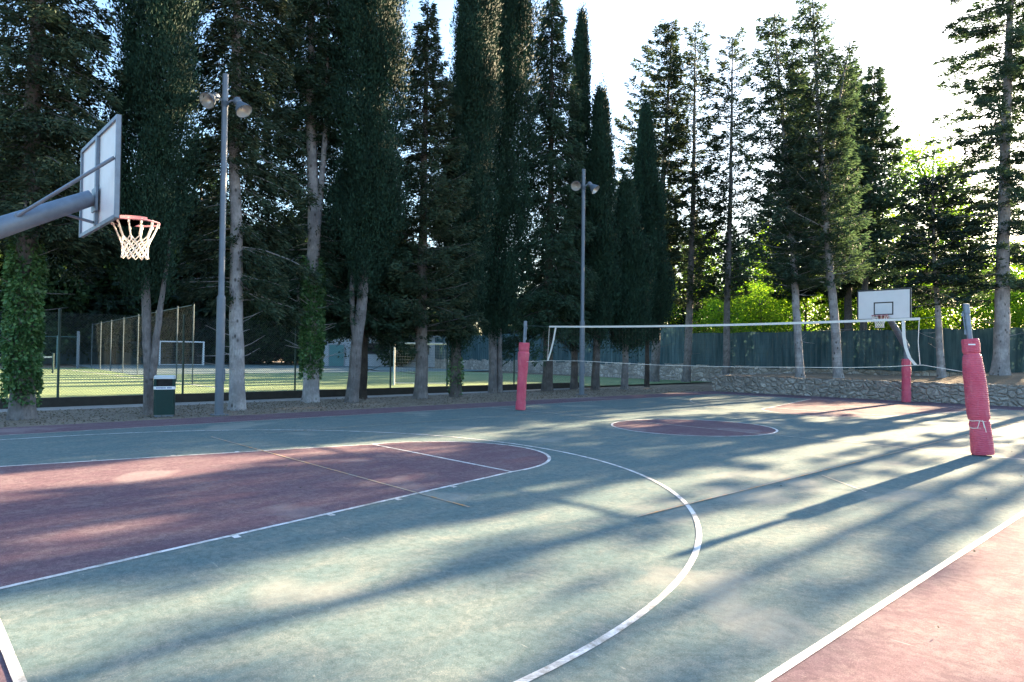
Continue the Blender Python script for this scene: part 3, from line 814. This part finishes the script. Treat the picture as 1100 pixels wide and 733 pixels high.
# volleyball net
vn = thing('volleyball_net', 'slack volleyball net strung across the middle of the court', 'volleyball net', (0, 0, 0))
def ztop(y): t = (y+4.63)/9.18; return 2.335+.07*t**2-.03*math.sin(PI*t)
ys = [-4.63+9.18*i/40 for i in range(41)]
m = MB()
for i in range(40):
    a, b = ys[i], ys[i+1]; za, zb = ztop(a), ztop(b); w = .046
    m.add([(-.006, a, za), (-.006, b, zb), (-.006, b, zb-w), (-.006, a, za-w), (.006, a, za), (.006, b, zb), (.006, b, zb-w), (.006, a, za-w)],
          [(0, 3, 2, 1), (4, 5, 6, 7), (0, 1, 5, 4), (3, 7, 6, 2)])
m.build('top_band', M['band'], vn, 0)
def zbot(y):
    return float(np.interp(y, [-5.45, -4.63, -4.2, -3.4, -1, 1, 3.4, 4.6, 5.55], [1.36, 1.50, 1.455, 1.42, 1.385, 1.388, 1.45, 1.44, 1.39]))
m = MB(); m.tube([(0, y, zbot(y)) for y in np.linspace(-5.42, 5.5, 60)], .0045, 5); m.build('bottom_cord', M['cord'], vn)
m = MB(); m.tube([(0, -5.36, 2.40), (0, -4.63, ztop(-4.63)-.02)], .002, 5); m.tube([(0, 4.55, ztop(4.55)-.02), (0, 5.50, 2.43)], .002, 5); m.build('top_cable', M['steel'], vn)
for pts, nm in (([(-4.36, ztop(-4.36)-.05), (-4.37, 2.0), (-4.40, 1.80), (-4.46, 1.62), (-4.56, 1.49)], 'side_band'), ([(4.30, ztop(4.3)-.05), (4.38, 2.0), (4.48, 1.7), (4.59, 1.44)], 'side_band')):
    m = MB(); w = .027
    for (y0, z0), (y1, z1) in zip(pts[:-1], pts[1:]):
        m.add([(-.004, y0-w, z0), (-.004, y0+w, z0), (-.004, y1+w, z1), (-.004, y1-w, z1), (.004, y0-w, z0), (.004, y0+w, z0), (.004, y1+w, z1), (.004, y1-w, z1)], [(0, 1, 2, 3), (7, 6, 5, 4), (0, 4, 5, 1), (1, 5, 6, 2), (2, 6, 7, 3), (3, 7, 4, 0)])
    m.build(nm, M['band'], vn, 0)
m = MB(); m.tube([(0, -4.62, ztop(-4.62)), (0, -4.60, 1.9), (0, -4.63, 1.5)], .006, 5); m.build('side_cord', M['cord'], vn); m = MB(); m.tube([(0, 4.54, ztop(4.54)), (0, 4.57, 1.9), (0, 4.60, 1.44)], .005, 5); m.build('side_cord', M['cord'], vn)
m = MB()
for i in range(92):
    y = -4.60+i*.1; m.tube([(0, y, zbot(y)), (0, y, ztop(y)-.06)], .0011, 3, False)
for j in range(1, 9):
    m.tube([(0, y, zbot(y)+(ztop(y)-.06-zbot(y))*j/9) for y in np.linspace(-4.6, 4.55, 12)], .0011, 3, False)
m.build('netting', M['black'], vn, 0)

# ------------------------------------------------------------------ basketball hoops  (local: post at origin, board towards +X)
def hoop(label, loc, rz, padz, seed):
    g = thing('basketball_hoop', label, 'basketball hoop', loc, rz, 'basketball hoops at the two ends')
    m = MB(); m.lathe([(.085, 0), (.085, 2.02), (.09, 2.03), (.09, 2.18)], 18, caps=True); m.build('post', M['steel'], g)
    m = MB(); m.tube([(-.05, 0, 2.02), (.25, 0, 2.19), (1.2, 0, 2.73), (2.19, 0, 3.27)], [.105, .122, .110, .086], 18); ar = m.build('arm', M['steel'], g)
    xb = 2.23     # board back plane
    for s in (-1,):
        m = MB(); a = Vector((1.52, s*.085, 2.96)); b = Vector((xb-.01, s*.83, 3.55))
        m.tube([a, b], .019, 8); m.lathe([(.03, -.012), (.03, .012)], 8, a, (0, 1, 0), caps=True); m.build('brace', M['steel'], g)
    m = MB(); m.tube([(1.90, .20, 3.10), (xb-.02, .0, 3.0)], .016, 8); m.build('brace', M['steel'], g)
    pn = MB(); pn.box((xb+.033, 0, 3.465), (.018, 1.68, 1.03)); bo = pn.build('backboard', M['panel'], g, 0)
    f = MB()
    for y in (-.845, .845): f.box((xb+.02, y, 3.465), (.042, .035, 1.05))
    f.box((xb+.004, 0, 3.465), (.032, .06, .99))
    for z in (2.955, 3.975): f.box((xb+.021, 0, z), (.038, 1.654, .04))
    f.box((xb-.012, 0, 3.25), (.02, .22, .26)); f.build('frame', M['steel'], bo, 0)
    k = MB(); xf = xb+.043; t = .045
    for y in (-.842, .842): k.box((xf+.001, y, 3.465), (.004, t, 1.05))
    for z in (2.962, 3.968): k.box((xf+.001, 0, z), (.004, 1.637, t))
    for y in (-.295, .295): k.box((xf+.001, y, 3.325), (.004, .04, .45))
    for z in (3.12, 3.53): k.box((xf+.001, 0, z), (.004, .55, .04))
    k.build('border_lines', M['black'], bo, 0)
    # rim
    cx = 2.63; rz0 = 3.06
    rm = MB(); n = 40; rm_pts = [(cx+.245*math.cos(2*PI*i/n), .245*math.sin(2*PI*i/n), rz0) for i in range(n+1)]
    rm.tube(rm_pts, .011, 8, False); ri = rm.build('rim', M['rim'], g, 60)
    pt = MB()   # mounting plate: neck from the board flaring round the back of the ring
    cv = [(cx+.249*math.cos(math.radians(a)), .249*math.sin(math.radians(a))) for a in range(80, 281, 10)]
    top = cv; bk = [(xf, .30), (xf, -.30)]
    lo = [(xf, .16)] + [(xf+.02, .20)] + cv + [(xf+.02, -.20), (xf, -.16)]
    nn = len(lo); z0, z1 = rz0-.012, rz0-.004
    pt.add([(x, y, z0) for x, y in lo]+[(x, y, z1) for x, y in lo], [tuple(range(nn)), tuple(range(2*nn-1, nn-1, -1))]+[(i, (i+1) % nn, nn+(i+1) % nn, nn+i) for i in range(nn)])
    # upright collar round the back half of the ring
    cv2 = [(cx+.240*math.cos(math.radians(a)), .240*math.sin(math.radians(a))) for a in range(75, 286, 10)]
    q = len(cv2); pt.add([(x, y, rz0-.01) for x, y in cv2]+[(x, y, rz0+.035) for x, y in cv2], [(i, i+1, q+i+1, q+i) for i in range(q-1)])
    pt.box((xf+.006, 0, 3.03), (.012, .30, .16)); pt.build('mounting_plate', M['rim'], ri, 40)
    # net
    nt = MB(); rng = random.Random(seed); N = 12; rows = [(.240, 0), (.172, -.16), (.148, -.21), (.136, -.26), (.130, -.31), (.132, -.36), (.138, -.40)]
    def pp(ir, k): r, z = rows[ir]; a = 2*PI*(k/2)/N; return Vector((cx+r*math.cos(a), r*math.sin(a), rz0-.01+z))
    for k in range(N):
        nt.tube([pp(0, 2*k), (pp(0, 2*k)+pp(1, 2*k))/2+Vector((rng.uniform(-.004, .004), rng.uniform(-.004, .004), -.005)), pp(1, 2*k)], [.010, .0085, .009], 6)
        nt.tube([pp(0, 2*k)+Vector((0, 0, .022)), pp(0, 2*k)+Vector((0, 0, -.03))], .013, 6)
    for ir in range(1, len(rows)-1):
        for k in range(N):
            c = 2*k + (ir+1) % 2
            for s in (-1, 1): nt.tube([pp(ir, c), pp(ir+1, c+s)], .0065, 5)
    nt.build('net', M['cord'], g, 60)
    m = MB(); pad(m, [(0, 0, z) for z in (.02, .4, .8, 1.2, padz)], [.16, .16, .15, .155, .145], seed, 24, (.45, .95, 1.3)); m.build('pad', M['pad'], g, 60)
    return g
hoop('near basketball hoop seen from behind, with its grey steel arm and white net', (-14.06, 0, 0), 0, 1.6, 3)
hoop('far basketball hoop facing the camera in front of the stone wall', (14.06, 0, 0), PI, 1.6, 5)
# ------------------------------------------------------------------ trees in the row beside the court
G1 = 'trees in the row beside the court'
CAMSIDE = math.radians(-117)
def thin_front(k, zmax=99, k2=0.0): return lambda az, z: 1-np.clip(np.cos(az-CAMSIDE)*1.3+.25, 0, 1)**.7*np.where(z < zmax, k, k2)
def cone(r, p=.75, base=.75): return lambda t: r*(base+(1-base)*np.clip(t*4, 0, 1))*np.clip(1.02-t, 0.02, 1)**p
def slab(r, top=.35): return lambda t: r*np.clip(1.03-t, 0.02, 1)**top

conifer('fir_tree', 'broad dark fir with an ivy clad trunk behind the near hoop', (-11.16, 10.55, 0),
        [(-11.16, 10.55, 0), (-11.18, 10.51, 2.6), (-11.12, 10.38, 5.4), (-11.1, 10.25, 9.6), (-11.1, 10.2, 15)], 17, 4.2, slab(1.95, .5), 270, .235, 'bark_grey', 'fir_dry', 11,
        ivy=(.265, .3, 4.2, 10000), dens=64, k=4, droop=.45, hang=.6, leafL=.16, leafW=.040, e0=.05, wfac=.36)
cypress('cypress_tree', 'tall dark cypress with a thin forked trunk behind the litter bin', (-8.57, 10.22, 0),
        [(-8.57, 10.22, 0), (-8.65, 10.24, 1.8), (-8.71, 10.24, 3.9), (-8.61, 10.04, 8.1), (-8.59, 9.96, 10.4)], 15.5, 3.4, .78, .10, 1397, 127, 'bark_grey', seed=12,
        stems=[([(-8.54, 10.17, .9), (-8.45, 10.05, 2.2), (-8.34, 9.91, 3.6), (-8.24, 9.79, 4.8)], .085)], leafL=.10, leafW=.030)
conifer('fir_tree', 'dark fir with a straight bare lower trunk right of the lamp post by the bin', (-6.34, 10.34, 0),
        [(-6.34, 10.34, 0), (-6.42, 10.32, 3.6), (-6.53, 10.33, 6.9), (-6.57, 10.25, 11.3)], 18, 3.0, slab(2.3, .4), 290, .19, 'bark_pale', 'fir_dry', 13,
        dens=62, k=4, droop=.5, hang=.65, leafL=.17, leafW=.040, azf=thin_front(.85, 6.6, .6), twigs=16, wfac=.36)
conifer('fir_tree', 'dark fir with ivy on its trunk and a pale forked stem above', (-3.38, 11.95, 0),
        [(-3.38, 11.95, 0), (-3.38, 11.89, 3.1), (-3.42, 11.85, 6.1), (-3.56, 11.89, 9.1), (-3.62, 11.84, 13)], 17.5, 3.2, slab(2.6, .35), 290, .24, 'bark_pale', 'fir_dark', 14,
        stems=[([(-3.38, 11.87, 3.7), (-3.31, 11.75, 5.8), (-3.24, 11.63, 7.6), (-3.2, 11.56, 9.1), (-3.2, 11.5, 13)], .12, 8.5, slab(1.3, .4), 60),
               ([(-3.42, 11.98, 2.4), (-3.62, 12.12, 2.65), (-3.80, 12.27, 3.2), (-3.75, 12.21, 3.8), (-3.58, 12.04, 4.3)], .07, 0, None, 0)],
        ivy=(.27, .75, 4.7, 9500), dens=58, k=4, droop=.5, hang=.65, leafL=.18, leafW=.040, twigs=26, azf=thin_front(1.0, 9.0, .5), wfac=.36)
cypress('cypress_tree', 'dark cypress on a leaning pale trunk right of the ivy clad fork', (-2.31, 11.26, 0),
        [(-2.31, 11.26, 0), (-2.23, 11.14, 1.6), (-2.08, 10.94, 3.7), (-2.08, 10.89, 6.1), (-2.05, 10.79, 8.5), (-2.12, 10.73, 13)], 18, 4.2, .93, .18, 1474, 127, 'bark_grey', seed=15,
        stems=[([(-2.2, 11.12, 1.7), (-2.38, 11.2, 3.0), (-2.40, 11.1, 4.6), (-2.3, 11, 6)], .10)], leafL=.11, leafW=.034)
conifer('fir_tree', 'bushy dark fir with a low crown between the leaning trunk and the pointed fir', (-1.05, 12.7, 0),
        [(-1.05, 12.7, 0), (-1.0, 12.6, 4), (-1.0, 12.6, 9)], 9.0, 2.4, cone(2.3, .5, .9), 200, .13, 'bark_dark', 'fir_dark', 35,
        dens=46, k=4, droop=.4, hang=.55, leafL=.18, leafW=.045)
conifer('fir_tree', 'pointed dark fir whose tip stands clear against the sky', (0.64, 11.54, 0),
        [(0.64, 11.54, 0), (.60, 11.5, 2.6), (.55, 11.42, 7.6), (.52, 11.26, 14.2)], 14.3, 2.4, cone(2.5, .85, .85), 260, .225, 'bark_grey', 'fir_dry', 16,
        dens=54, k=4, droop=.25, hang=.35, tipup=.3, leafL=.16, leafW=.042, e0=.2, wfac=.34)
cypress('cypress_tree', 'tall cypress with ivy at the foot of its trunk, right of the pointed fir', (2.34, 11.74, 0),
        [(2.34, 11.74, 0), (2.32, 11.7, 2.3), (2.46, 11.42, 7.9), (2.67, 11.04, 15)], 18, 2.1, .80, .19, 1552, 120, 'bark_brown', seed=17, ivy=(.20, .1, 1.6, 900), leafL=.115, leafW=.035)
cypress('cypress_tree', 'tall broad cypress on a double trunk left of the padded volleyball post', (5.24, 12.88, 0),
        [(5.24, 12.88, 0), (5.15, 12.89, 2.8), (5.28, 12.61, 8.6), (5.4, 12.29, 16)], 19.5, 2.7, 1.02, .17, 1784, 120, 'bark_grey', seed=18,
        stems=[([(5.44, 12.70, -.1), (5.38, 12.70, 2.8), (5.35, 12.6, 5)], .12)], leafL=.125, leafW=.037)
conifer('spruce_tree', 'tall drooping spruce behind the left end of the net', (8.26, 12.69, 0),
        [(8.26, 12.69, 0), (8.22, 12.64, 3.3), (8.18, 12.51, 9.1), (8.03, 12.42, 17)], 17.9, 2.7, cone(2.35, .62, .85), 260, .22, 'bark_brown', 'fir_dark', 19,
        dens=54, wfac=.34, k=4, droop=.7, hang=.85, tipup=.25, leafL=.19, leafW=.046, e0=.1)
cypress('cypress_tree', 'slim spire shaped cypress behind the floodlights above the net', (10.63, 13.22, 0),
        [(10.63, 13.22, 0), (10.56, 13.2, 3.4), (10.59, 13.0, 9.6), (10.52, 12.86, 17)], 17.4, 2.6, .66, .15, 945, 72, 'bark_brown', seed=20, leafL=.16, leafW=.046,
        shape=lambda t: .72*np.clip((t+.05)*6, 0, 1)**.6*np.clip(1.01-t, 0, 1)**.52)
cypress('cypress_tree', 'shorter cypress right of the lamp post behind the net', (10.84, 12.08, 0),
        [(10.84, 12.08, 0), (10.80, 12.02, 3.4), (10.77, 11.89, 9.5), (10.71, 11.83, 13)], 13.5, 2.6, .72, .17, 837, 72, 'bark_brown', seed=21, leafL=.16, leafW=.046,
        shape=lambda t: .80*np.clip((t+.05)*6, 0, 1)**.6*np.clip(1.01-t, 0, 1)**.42)
cypress('cypress_tree', 'bushy low cypress behind the middle of the net', (12.79, 11.92, 0),
        [(12.79, 11.92, 0), (12.76, 11.87, 2.6), (12.65, 11.83, 8)], 9.6, 2.3, 1.0, .15, 837, 76, 'bark_grey', seed=22, leafL=.17, leafW=.05,
        shape=lambda t: 1.2*np.clip((t+.06)*4, 0, 1)**.6*np.clip(1.01-t, 0, 1)**.6)
cypress('cypress_tree', 'dark juniper like cypress with a thin trunk left of the tall pines', (16.38, 13.24, 0),
        [(16.38, 13.24, 0), (16.31, 13.22, 3.2), (16.16, 13.22, 8.2), (16.03, 13.17, 14)], 14.4, 2.6, 1.15, .11, 1080, 80, 'bark_dark', seed=23, leafL=.18, leafW=.05,
        shape=lambda t: 1.3*np.clip((t+.06)*4, 0, 1)**.6*np.clip(1.01-t, 0, 1)**.75)
# taller pines standing by the back wall
def azbias(a0, k): return lambda az, z: 1+k*np.cos(az-a0)
LEFT = math.radians(137)    # towards the left of the photograph
conifer('pine_tree', 'tall pine with long boughs on its left side, by the back wall', (21.4, 16.37, 0),
        [(21.4, 16.37, 0), (21.43, 16.22, 4.6), (21.52, 15.93, 12), (21.73, 15.47, 22)], 22.3, 5.5, cone(3.3, .6, .6), 250, .27, 'bark_grey', 'pine', 24,
        dens=30, k=4, droop=.12, hang=.12, tipup=.2, leafL=.24, leafW=.06, e0=.15, azf=azbias(LEFT, .5))
conifer('pine_tree', 'tall thin pine with a sparse crown, middle of three by the back wall', (22.84, 15.05, 0),
        [(22.84, 15.05, 0), (22.91, 14.86, 4.6), (22.91, 14.65, 12), (22.79, 14.5, 21.6)], 21.9, 4.5, cone(2.2, .4, .8), 230, .23, 'bark_grey', 'pine', 25,
        dens=24, k=4, droop=.1, hang=.12, tipup=.25, leafL=.24, leafW=.055, e0=.3, gap=.1)
conifer('pine_tree', 'slender pine with a sparse crown, right one of three by the back wall', (24.65, 13.38, 0),
        [(24.65, 13.38, 0), (24.59, 13.31, 4.6), (24.6, 13.1, 12.1), (24.48, 12.96, 21.2)], 21.5, 5.0, cone(2.3, .4, .8), 210, .21, 'bark_grey', 'pine', 26,
        dens=22, k=4, droop=.05, hang=.10, tipup=.25, leafL=.24, leafW=.055, e0=.3, gap=.12)
# conifers on the terrace
conifer('fir_tree', 'bushy fir on a leaning pale trunk on the terrace, left of the far hoop', (16.65, 5.10, terr_z(16.65, 5.1)),
        [(16.65, 5.10, .7), (16.42, 5.22, 3.9), (16.23, 5.3, 7.2), (15.78, 5.57, 12.6), (15.43, 5.77, 16.4)], 16.3, 4.0, cone(2.6, .5, .75), 250, .17, 'bark_pale', 'fir_glare', 27,
        dens=27, k=4, droop=.25, hang=.3, tipup=.3, leafL=.2, leafW=.048, e0=.2, azf=thin_front(.3))
conifer('fir_tree', 'tall forked fir with a bent pale trunk just left of the far backboard', (17.08, 3.61, terr_z(17.08, 3.61)),
        [(17.08, 3.61, .7), (16.87, 3.73, 3.4), (16.63, 3.88, 6.25), (16.39, 4.02, 9.1), (16.12, 4.15, 13.1), (15.89, 4.26, 17)], 16.6, 4.1, cone(2.6, .5, .75), 240, .19, 'bark_pale', 'fir_glare', 28,
        stems=[([(16.47, 3.97, 7.6), (16.63, 3.76, 10.3), (16.87, 3.47, 13.1), (17.12, 3.18, 15.4)], .11, 8.5, cone(1.5, .5, .8), 100)],
        dens=27, k=4, droop=.25, hang=.3, tipup=.35, leafL=.2, leafW=.048, e0=.2, azf=thin_front(.3))
conifer('fir_tree', 'farther pointed fir rising behind the far backboard', (30.75, 7.76, 1.0),
        [(30.75, 7.76, 1), (30.86, 7.43, 9.3), (30.97, 7.04, 19.6)], 18.7, 5.5, cone(3.4, .75, .85), 240, .22, 'bark_brown', 'fir_glare', 29,
        dens=28, k=4, droop=.2, hang=.25, tipup=.3, leafL=.26, leafW=.07, e0=.2)
conifer('fir_tree', 'thin pale trunked fir between the far backboard and the right padded post', (18.33, .01, terr_z(18.33, .01)),
        [(18.33, .01, .8), (18.17, .10, 3.35), (17.97, .21, 6), (17.87, .21, 9.4)], 8.2, 3.0, slab(2.3, .4), 145, .135, 'bark_pale', 'fir', 30,
        dens=26, k=4, droop=.18, hang=.2, tipup=.2, leafL=.19, leafW=.05, e0=.05, gap=.2)
conifer('spruce_tree', 'tall open spruce with a stout pale trunk at the right edge', (19.01, -1.84, terr_z(19.01, -1.84)),
        [(19.01, -1.84, .9), (18.98, -1.91, 4.8), (18.94, -2.03, 10.3), (18.99, -2.28, 18)], 20, 3.4, cone(3.5, .5, .75), 390, .27, 'bark_pale', 'fir_glare', 31,
        dens=32, k=4, droop=.32, hang=.16, tipup=.15, leafL=.20, leafW=.044, e0=.05, wfac=.14, gap=.27, azf=lambda az, z: 1-.72*np.clip(np.cos(az+math.radians(80)), 0, 1))
# terrace trees standing just outside the right edge of the picture (their shade lies on the court)
OFF = ((19.0, -4.15, 32, 85, .9, 'slim sparse spruce on the terrace just outside the right edge'),
       (22.5, -5.6, 36, 85, .82, 'second slim sparse spruce outside the right edge, behind the first'),
       (20.5, -7.6, 33, 80, .8, 'third slim sparse spruce outside the right edge, right of the second'),
       (18.0, -9.2, 34, 90, 1.2, 'fuller spruce outside the right edge, fourth and nearest the court wall'),
       (26.5, -6.15, 38, 50, .45, 'very slim spruce outside the right edge, behind the other slim ones'),
       (24.0, -2.5, 37, 50, .7, 'thin spruce behind the stout pale trunk at the right edge'))
for x, y, sd_, nb_, r_, lb_ in OFF:
    conifer('spruce_tree', lb_, (x, y, terr_z(x, y)), [(x, y, 1), (x-.1, y+.05, 9), (x, y, 15)], 14, 3.4, slab(r_, .4), nb_, .19, 'bark_pale', 'fir', sd_, dens=24, k=4, droop=.3, hang=.22, leafL=.22, leafW=.055, gap=.2)

# ------------------------------------------------------------------ sunlit broadleaf trees behind the shade cloth
G2 = 'broadleaf trees behind the shade cloth fence'
LB = 'yellow green backlit broadleaf tree behind the shade cloth fence'
protos = [broadleaf('broadleaf_tree', LB, (44, 33, .8), 9.5, 3.9, 'broad', 41, 30, 13, .18, .12, G2, .25),
          broadleaf('broadleaf_tree', LB, (46, 25, .8), 10.2, 4.0, 'broad', 42, 32, 13, .2, .12, G2, .25),
          broadleaf('broadleaf_tree', LB, (47, 17, .8), 9.6, 4.2, 'broad', 43, 32, 13, .2, .12, G2, .25)]
for i, (x, y, s, a) in enumerate(((40.0, 39.0, .95, 1.0), (49.0, 40.0, 1.05, 2.2), (46.5, 9.5, .95, 3.5), (47.0, 3.0, 1.0, .7), (46.0, -4.0, .95, 4.4), (53.0, 31.0, .9, 5.2),
                                  (53.0, 13.0, .8, 1.7), (54.0, -1.0, .8, .3), (41.0, 21.5, .75, 2.0), (41.5, 13.0, .7, 3.3), (42.0, 2.0, .7, 3.9))):
    o = copy_tree(protos[i % 3]); o.location = (x, y, .8); o.rotation_euler = (0, 0, a); o.scale = (s, s, s)
for x, y, h_, sd_, lb_ in ((48, 30, 14.5, 81, 'tall light green broadleaf tree far behind the sparse pines, farthest left'), (49, 23.5, 13.5, 82, 'tall light green broadleaf tree far behind the gap right of the slender pine'), (46, 37, 12.5, 83, 'light green broadleaf tree far behind the tall pine with long boughs')):
    broadleaf('broadleaf_tree', lb_, (x, y, .8), h_, 3.4, 'broad', sd_, 30, 16, .2, .3, None, .27)
for i in range(9):     # lower growth behind the cloth
    y = -6.5+i*3.3; s = .68*(1+.12*math.sin(i*2.3))
    o = copy_tree(protos[i % 3]); o.location = (36.5+1.3*math.sin(i*1.7), y, .7); o.rotation_euler = (0, 0, i*1.9); o.scale = (s*1.1, s*1.1, s)
    o['label'] = 'low yellow green broadleaf shrub behind the shade cloth fence'; o['category'] = 'shrub'; o['group'] = 'shrubs behind the shade cloth fence'; o.name = 'broadleaf_shrub'
broadleaf('broadleaf_tree', 'taller bright green broadleaf tree rising right of the farther pointed fir', (40.0, 7.0, .7), 17.2, 3.0, 'broad', 47, 30, 26, .22, .42, None, .24)

# ------------------------------------------------------------------ dark wood behind the pitch
G3 = 'dark trees of the wood behind the pitch'
LD = 'dark tree in the shaded wood behind the pitch'
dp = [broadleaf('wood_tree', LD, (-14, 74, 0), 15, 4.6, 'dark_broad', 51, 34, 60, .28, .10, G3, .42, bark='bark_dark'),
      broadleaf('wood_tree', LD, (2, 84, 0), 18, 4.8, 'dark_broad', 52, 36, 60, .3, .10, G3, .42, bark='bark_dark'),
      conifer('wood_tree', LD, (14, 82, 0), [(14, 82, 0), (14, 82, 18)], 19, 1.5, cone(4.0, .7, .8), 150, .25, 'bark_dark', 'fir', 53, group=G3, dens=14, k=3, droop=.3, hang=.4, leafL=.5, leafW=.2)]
rng = random.Random(5); k = 0
for i in range(26):
    a = -24+i*2.7; x = a+rng.uniform(-1, 1); y = 78+rng.uniform(-3, 9)+max(0, a)*.12
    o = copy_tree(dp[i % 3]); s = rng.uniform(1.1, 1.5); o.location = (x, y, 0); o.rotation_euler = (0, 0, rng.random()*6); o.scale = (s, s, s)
for i in range(9):   # a nearer belt down the side of the pitch, left of the block building
    o = copy_tree(dp[(i+1) % 3]); s = rng.uniform(.75, 1.0); o.location = (17+i*1.9+rng.uniform(-.7, .7), 68-i*2.3+12+rng.uniform(-2, 2), 0); o.rotation_euler = (0, 0, rng.random()*6); o.scale = (s, s, s)
for i in range(8):
    o = copy_tree(dp[i % 3]); s = rng.uniform(.55, .75); o.location = (54+rng.uniform(-3, 6), 84-i*5.5, .5); o.rotation_euler = (0, 0, rng.random()*6); o.scale = (s, s, s)
for i, (x, y, h) in enumerate(((45, 46, .85), (42, 37.5, .95), (47, 30, .85), (50, 54, .9), (36.5, 29.5, .7), (43, 23.5, .7), (47, 50, .8), (52, 41, 1.0), (48, 34, .9), (44, 57, .75), (53, 61, .9), (38, 33.5, .7), (56, 26.5, 1.0))):  # added conifers, placed to cast bands of shade on the turf
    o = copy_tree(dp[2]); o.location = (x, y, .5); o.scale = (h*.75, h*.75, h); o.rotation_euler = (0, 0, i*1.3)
    o['label'] = 'added tall dark conifer behind the wall, shading the football pitch'; o['group'] = 'added conifers shading the football pitch'
for i, (x, y, lb_) in enumerate(((34.0, 13.3, 'added tall conifer far behind the bushy fir, shading the tree row'), (37.0, 11.2, 'added tall conifer far behind the forked fir, shading the tree row'), (33.0, 9.4, 'added tall conifer between the forked and farther pointed firs, shading the tree row'))):  # added conifers, placed to keep sun off the row beside the court
    conifer('fir_tree', lb_, (x, y, .8), [(x, y, .8), (x, y, 12), (x+.2, y, 23)], 21.5-.5*i, 5.0, cone(2.5, .5, .8), 240, .26, 'bark_brown', 'fir', 70+i, dens=26, k=4, droop=.25, hang=.3, tipup=.3, leafL=.27, leafW=.08, e0=.15)
# a second rank of dark conifers between the row and the pitch
G4 = 'conifers of the second rank'

# ------------------------------------------------------------------ fallen leaves
def litter(name, n, area, seed, size, zf=0.0):
    rng = np.random.default_rng(seed); x0, x1, y0, y1 = area
    C = np.stack([rng.uniform(x0, x1, n), rng.uniform(y0, y1, n), np.full(n, zf)+rng.uniform(.004, .03, n)], -1)
    D = rng.normal(size=(n, 3)); D[:, 2] *= .25
    o = leaves_object(name, C, D, size*rng.uniform(.5, 1.4, n), size*.5*rng.uniform(.5, 1.3, n), M['dry_leaf'], None, rng, .5, .2)
    return tag(o, kind='stuff')
litter('fallen_leaves', 15000, (-16, 15, 8.6, 12.6), 61, .048)
o = litter('court_litter', 170, (-13, 13, -9, 8.5), 62, .030, .008)

# ------------------------------------------------------------------ light, sky, camera
EL, AZ = math.radians(SUN_EL), math.radians(1.1)
sd = bpy.data.lights.new('sun', 'SUN'); sd.energy = SUN; sd.angle = math.radians(.53); sd.color = (1.0, .75, .48)
so = bpy.data.objects.new('sun', sd); COL.objects.link(so)
dirv = Vector((-math.cos(EL)*math.cos(AZ), -math.cos(EL)*math.sin(AZ), -math.sin(EL)))
so.rotation_euler = dirv.to_track_quat('-Z', 'Y').to_euler(); so.location = (40, 0, 30)
w = bpy.data.worlds.new('World'); sc.world = w; w.use_nodes = True
nt = w.node_tree; bg = nt.nodes['Background']; sky = nt.nodes.new('ShaderNodeTexSky')
sky.sky_type = 'NISHITA'; sky.sun_disc = False; sky.sun_elevation = EL; sky.sun_rotation = PI/2-AZ
sky.air_density = 1.2; sky.dust_density = 1.6; sky.ozone_density = 3.5
nt.links.new(sky.outputs['Color'], bg.inputs['Color']); bg.inputs['Strength'].default_value = SKY

cam = bpy.data.cameras.new('camera'); cam.sensor_width = 36; cam.lens = 24; cam.clip_end = 3000; cam.clip_start = .05
co = bpy.data.objects.new('camera', cam); COL.objects.link(co); sc.camera = co
yaw, pit, rol = .8277, .02, .011
fw = Vector((math.cos(yaw)*math.cos(pit), math.sin(yaw)*math.cos(pit), math.sin(pit))); rt = Vector((math.sin(yaw), -math.cos(yaw), 0)); up = rt.cross(fw)
c, s = math.cos(rol), math.sin(rol); r2 = rt*c+up*s; u2 = -rt*s+up*c
co.matrix_world = Matrix(((r2.x, u2.x, -fw.x, -13.512), (r2.y, u2.y, -fw.y, -8.645), (r2.z, u2.z, -fw.z, 1.5955), (0, 0, 0, 1)))
sc.view_settings.view_transform = 'Standard'; sc.view_settings.look = 'None'; sc.view_settings.gamma = 1; sc.view_settings.exposure = EXPO
sc.view_settings.use_curve_mapping = False
cy = sc.cycles; cy.max_bounces = 6; cy.diffuse_bounces = 3; cy.glossy_bounces = 3; cy.transmission_bounces = 4; cy.transparent_max_bounces = 6
cy.use_denoising = True; cy.caustics_reflective = False; cy.caustics_refractive = False; cy.sample_clamp_indirect = 6
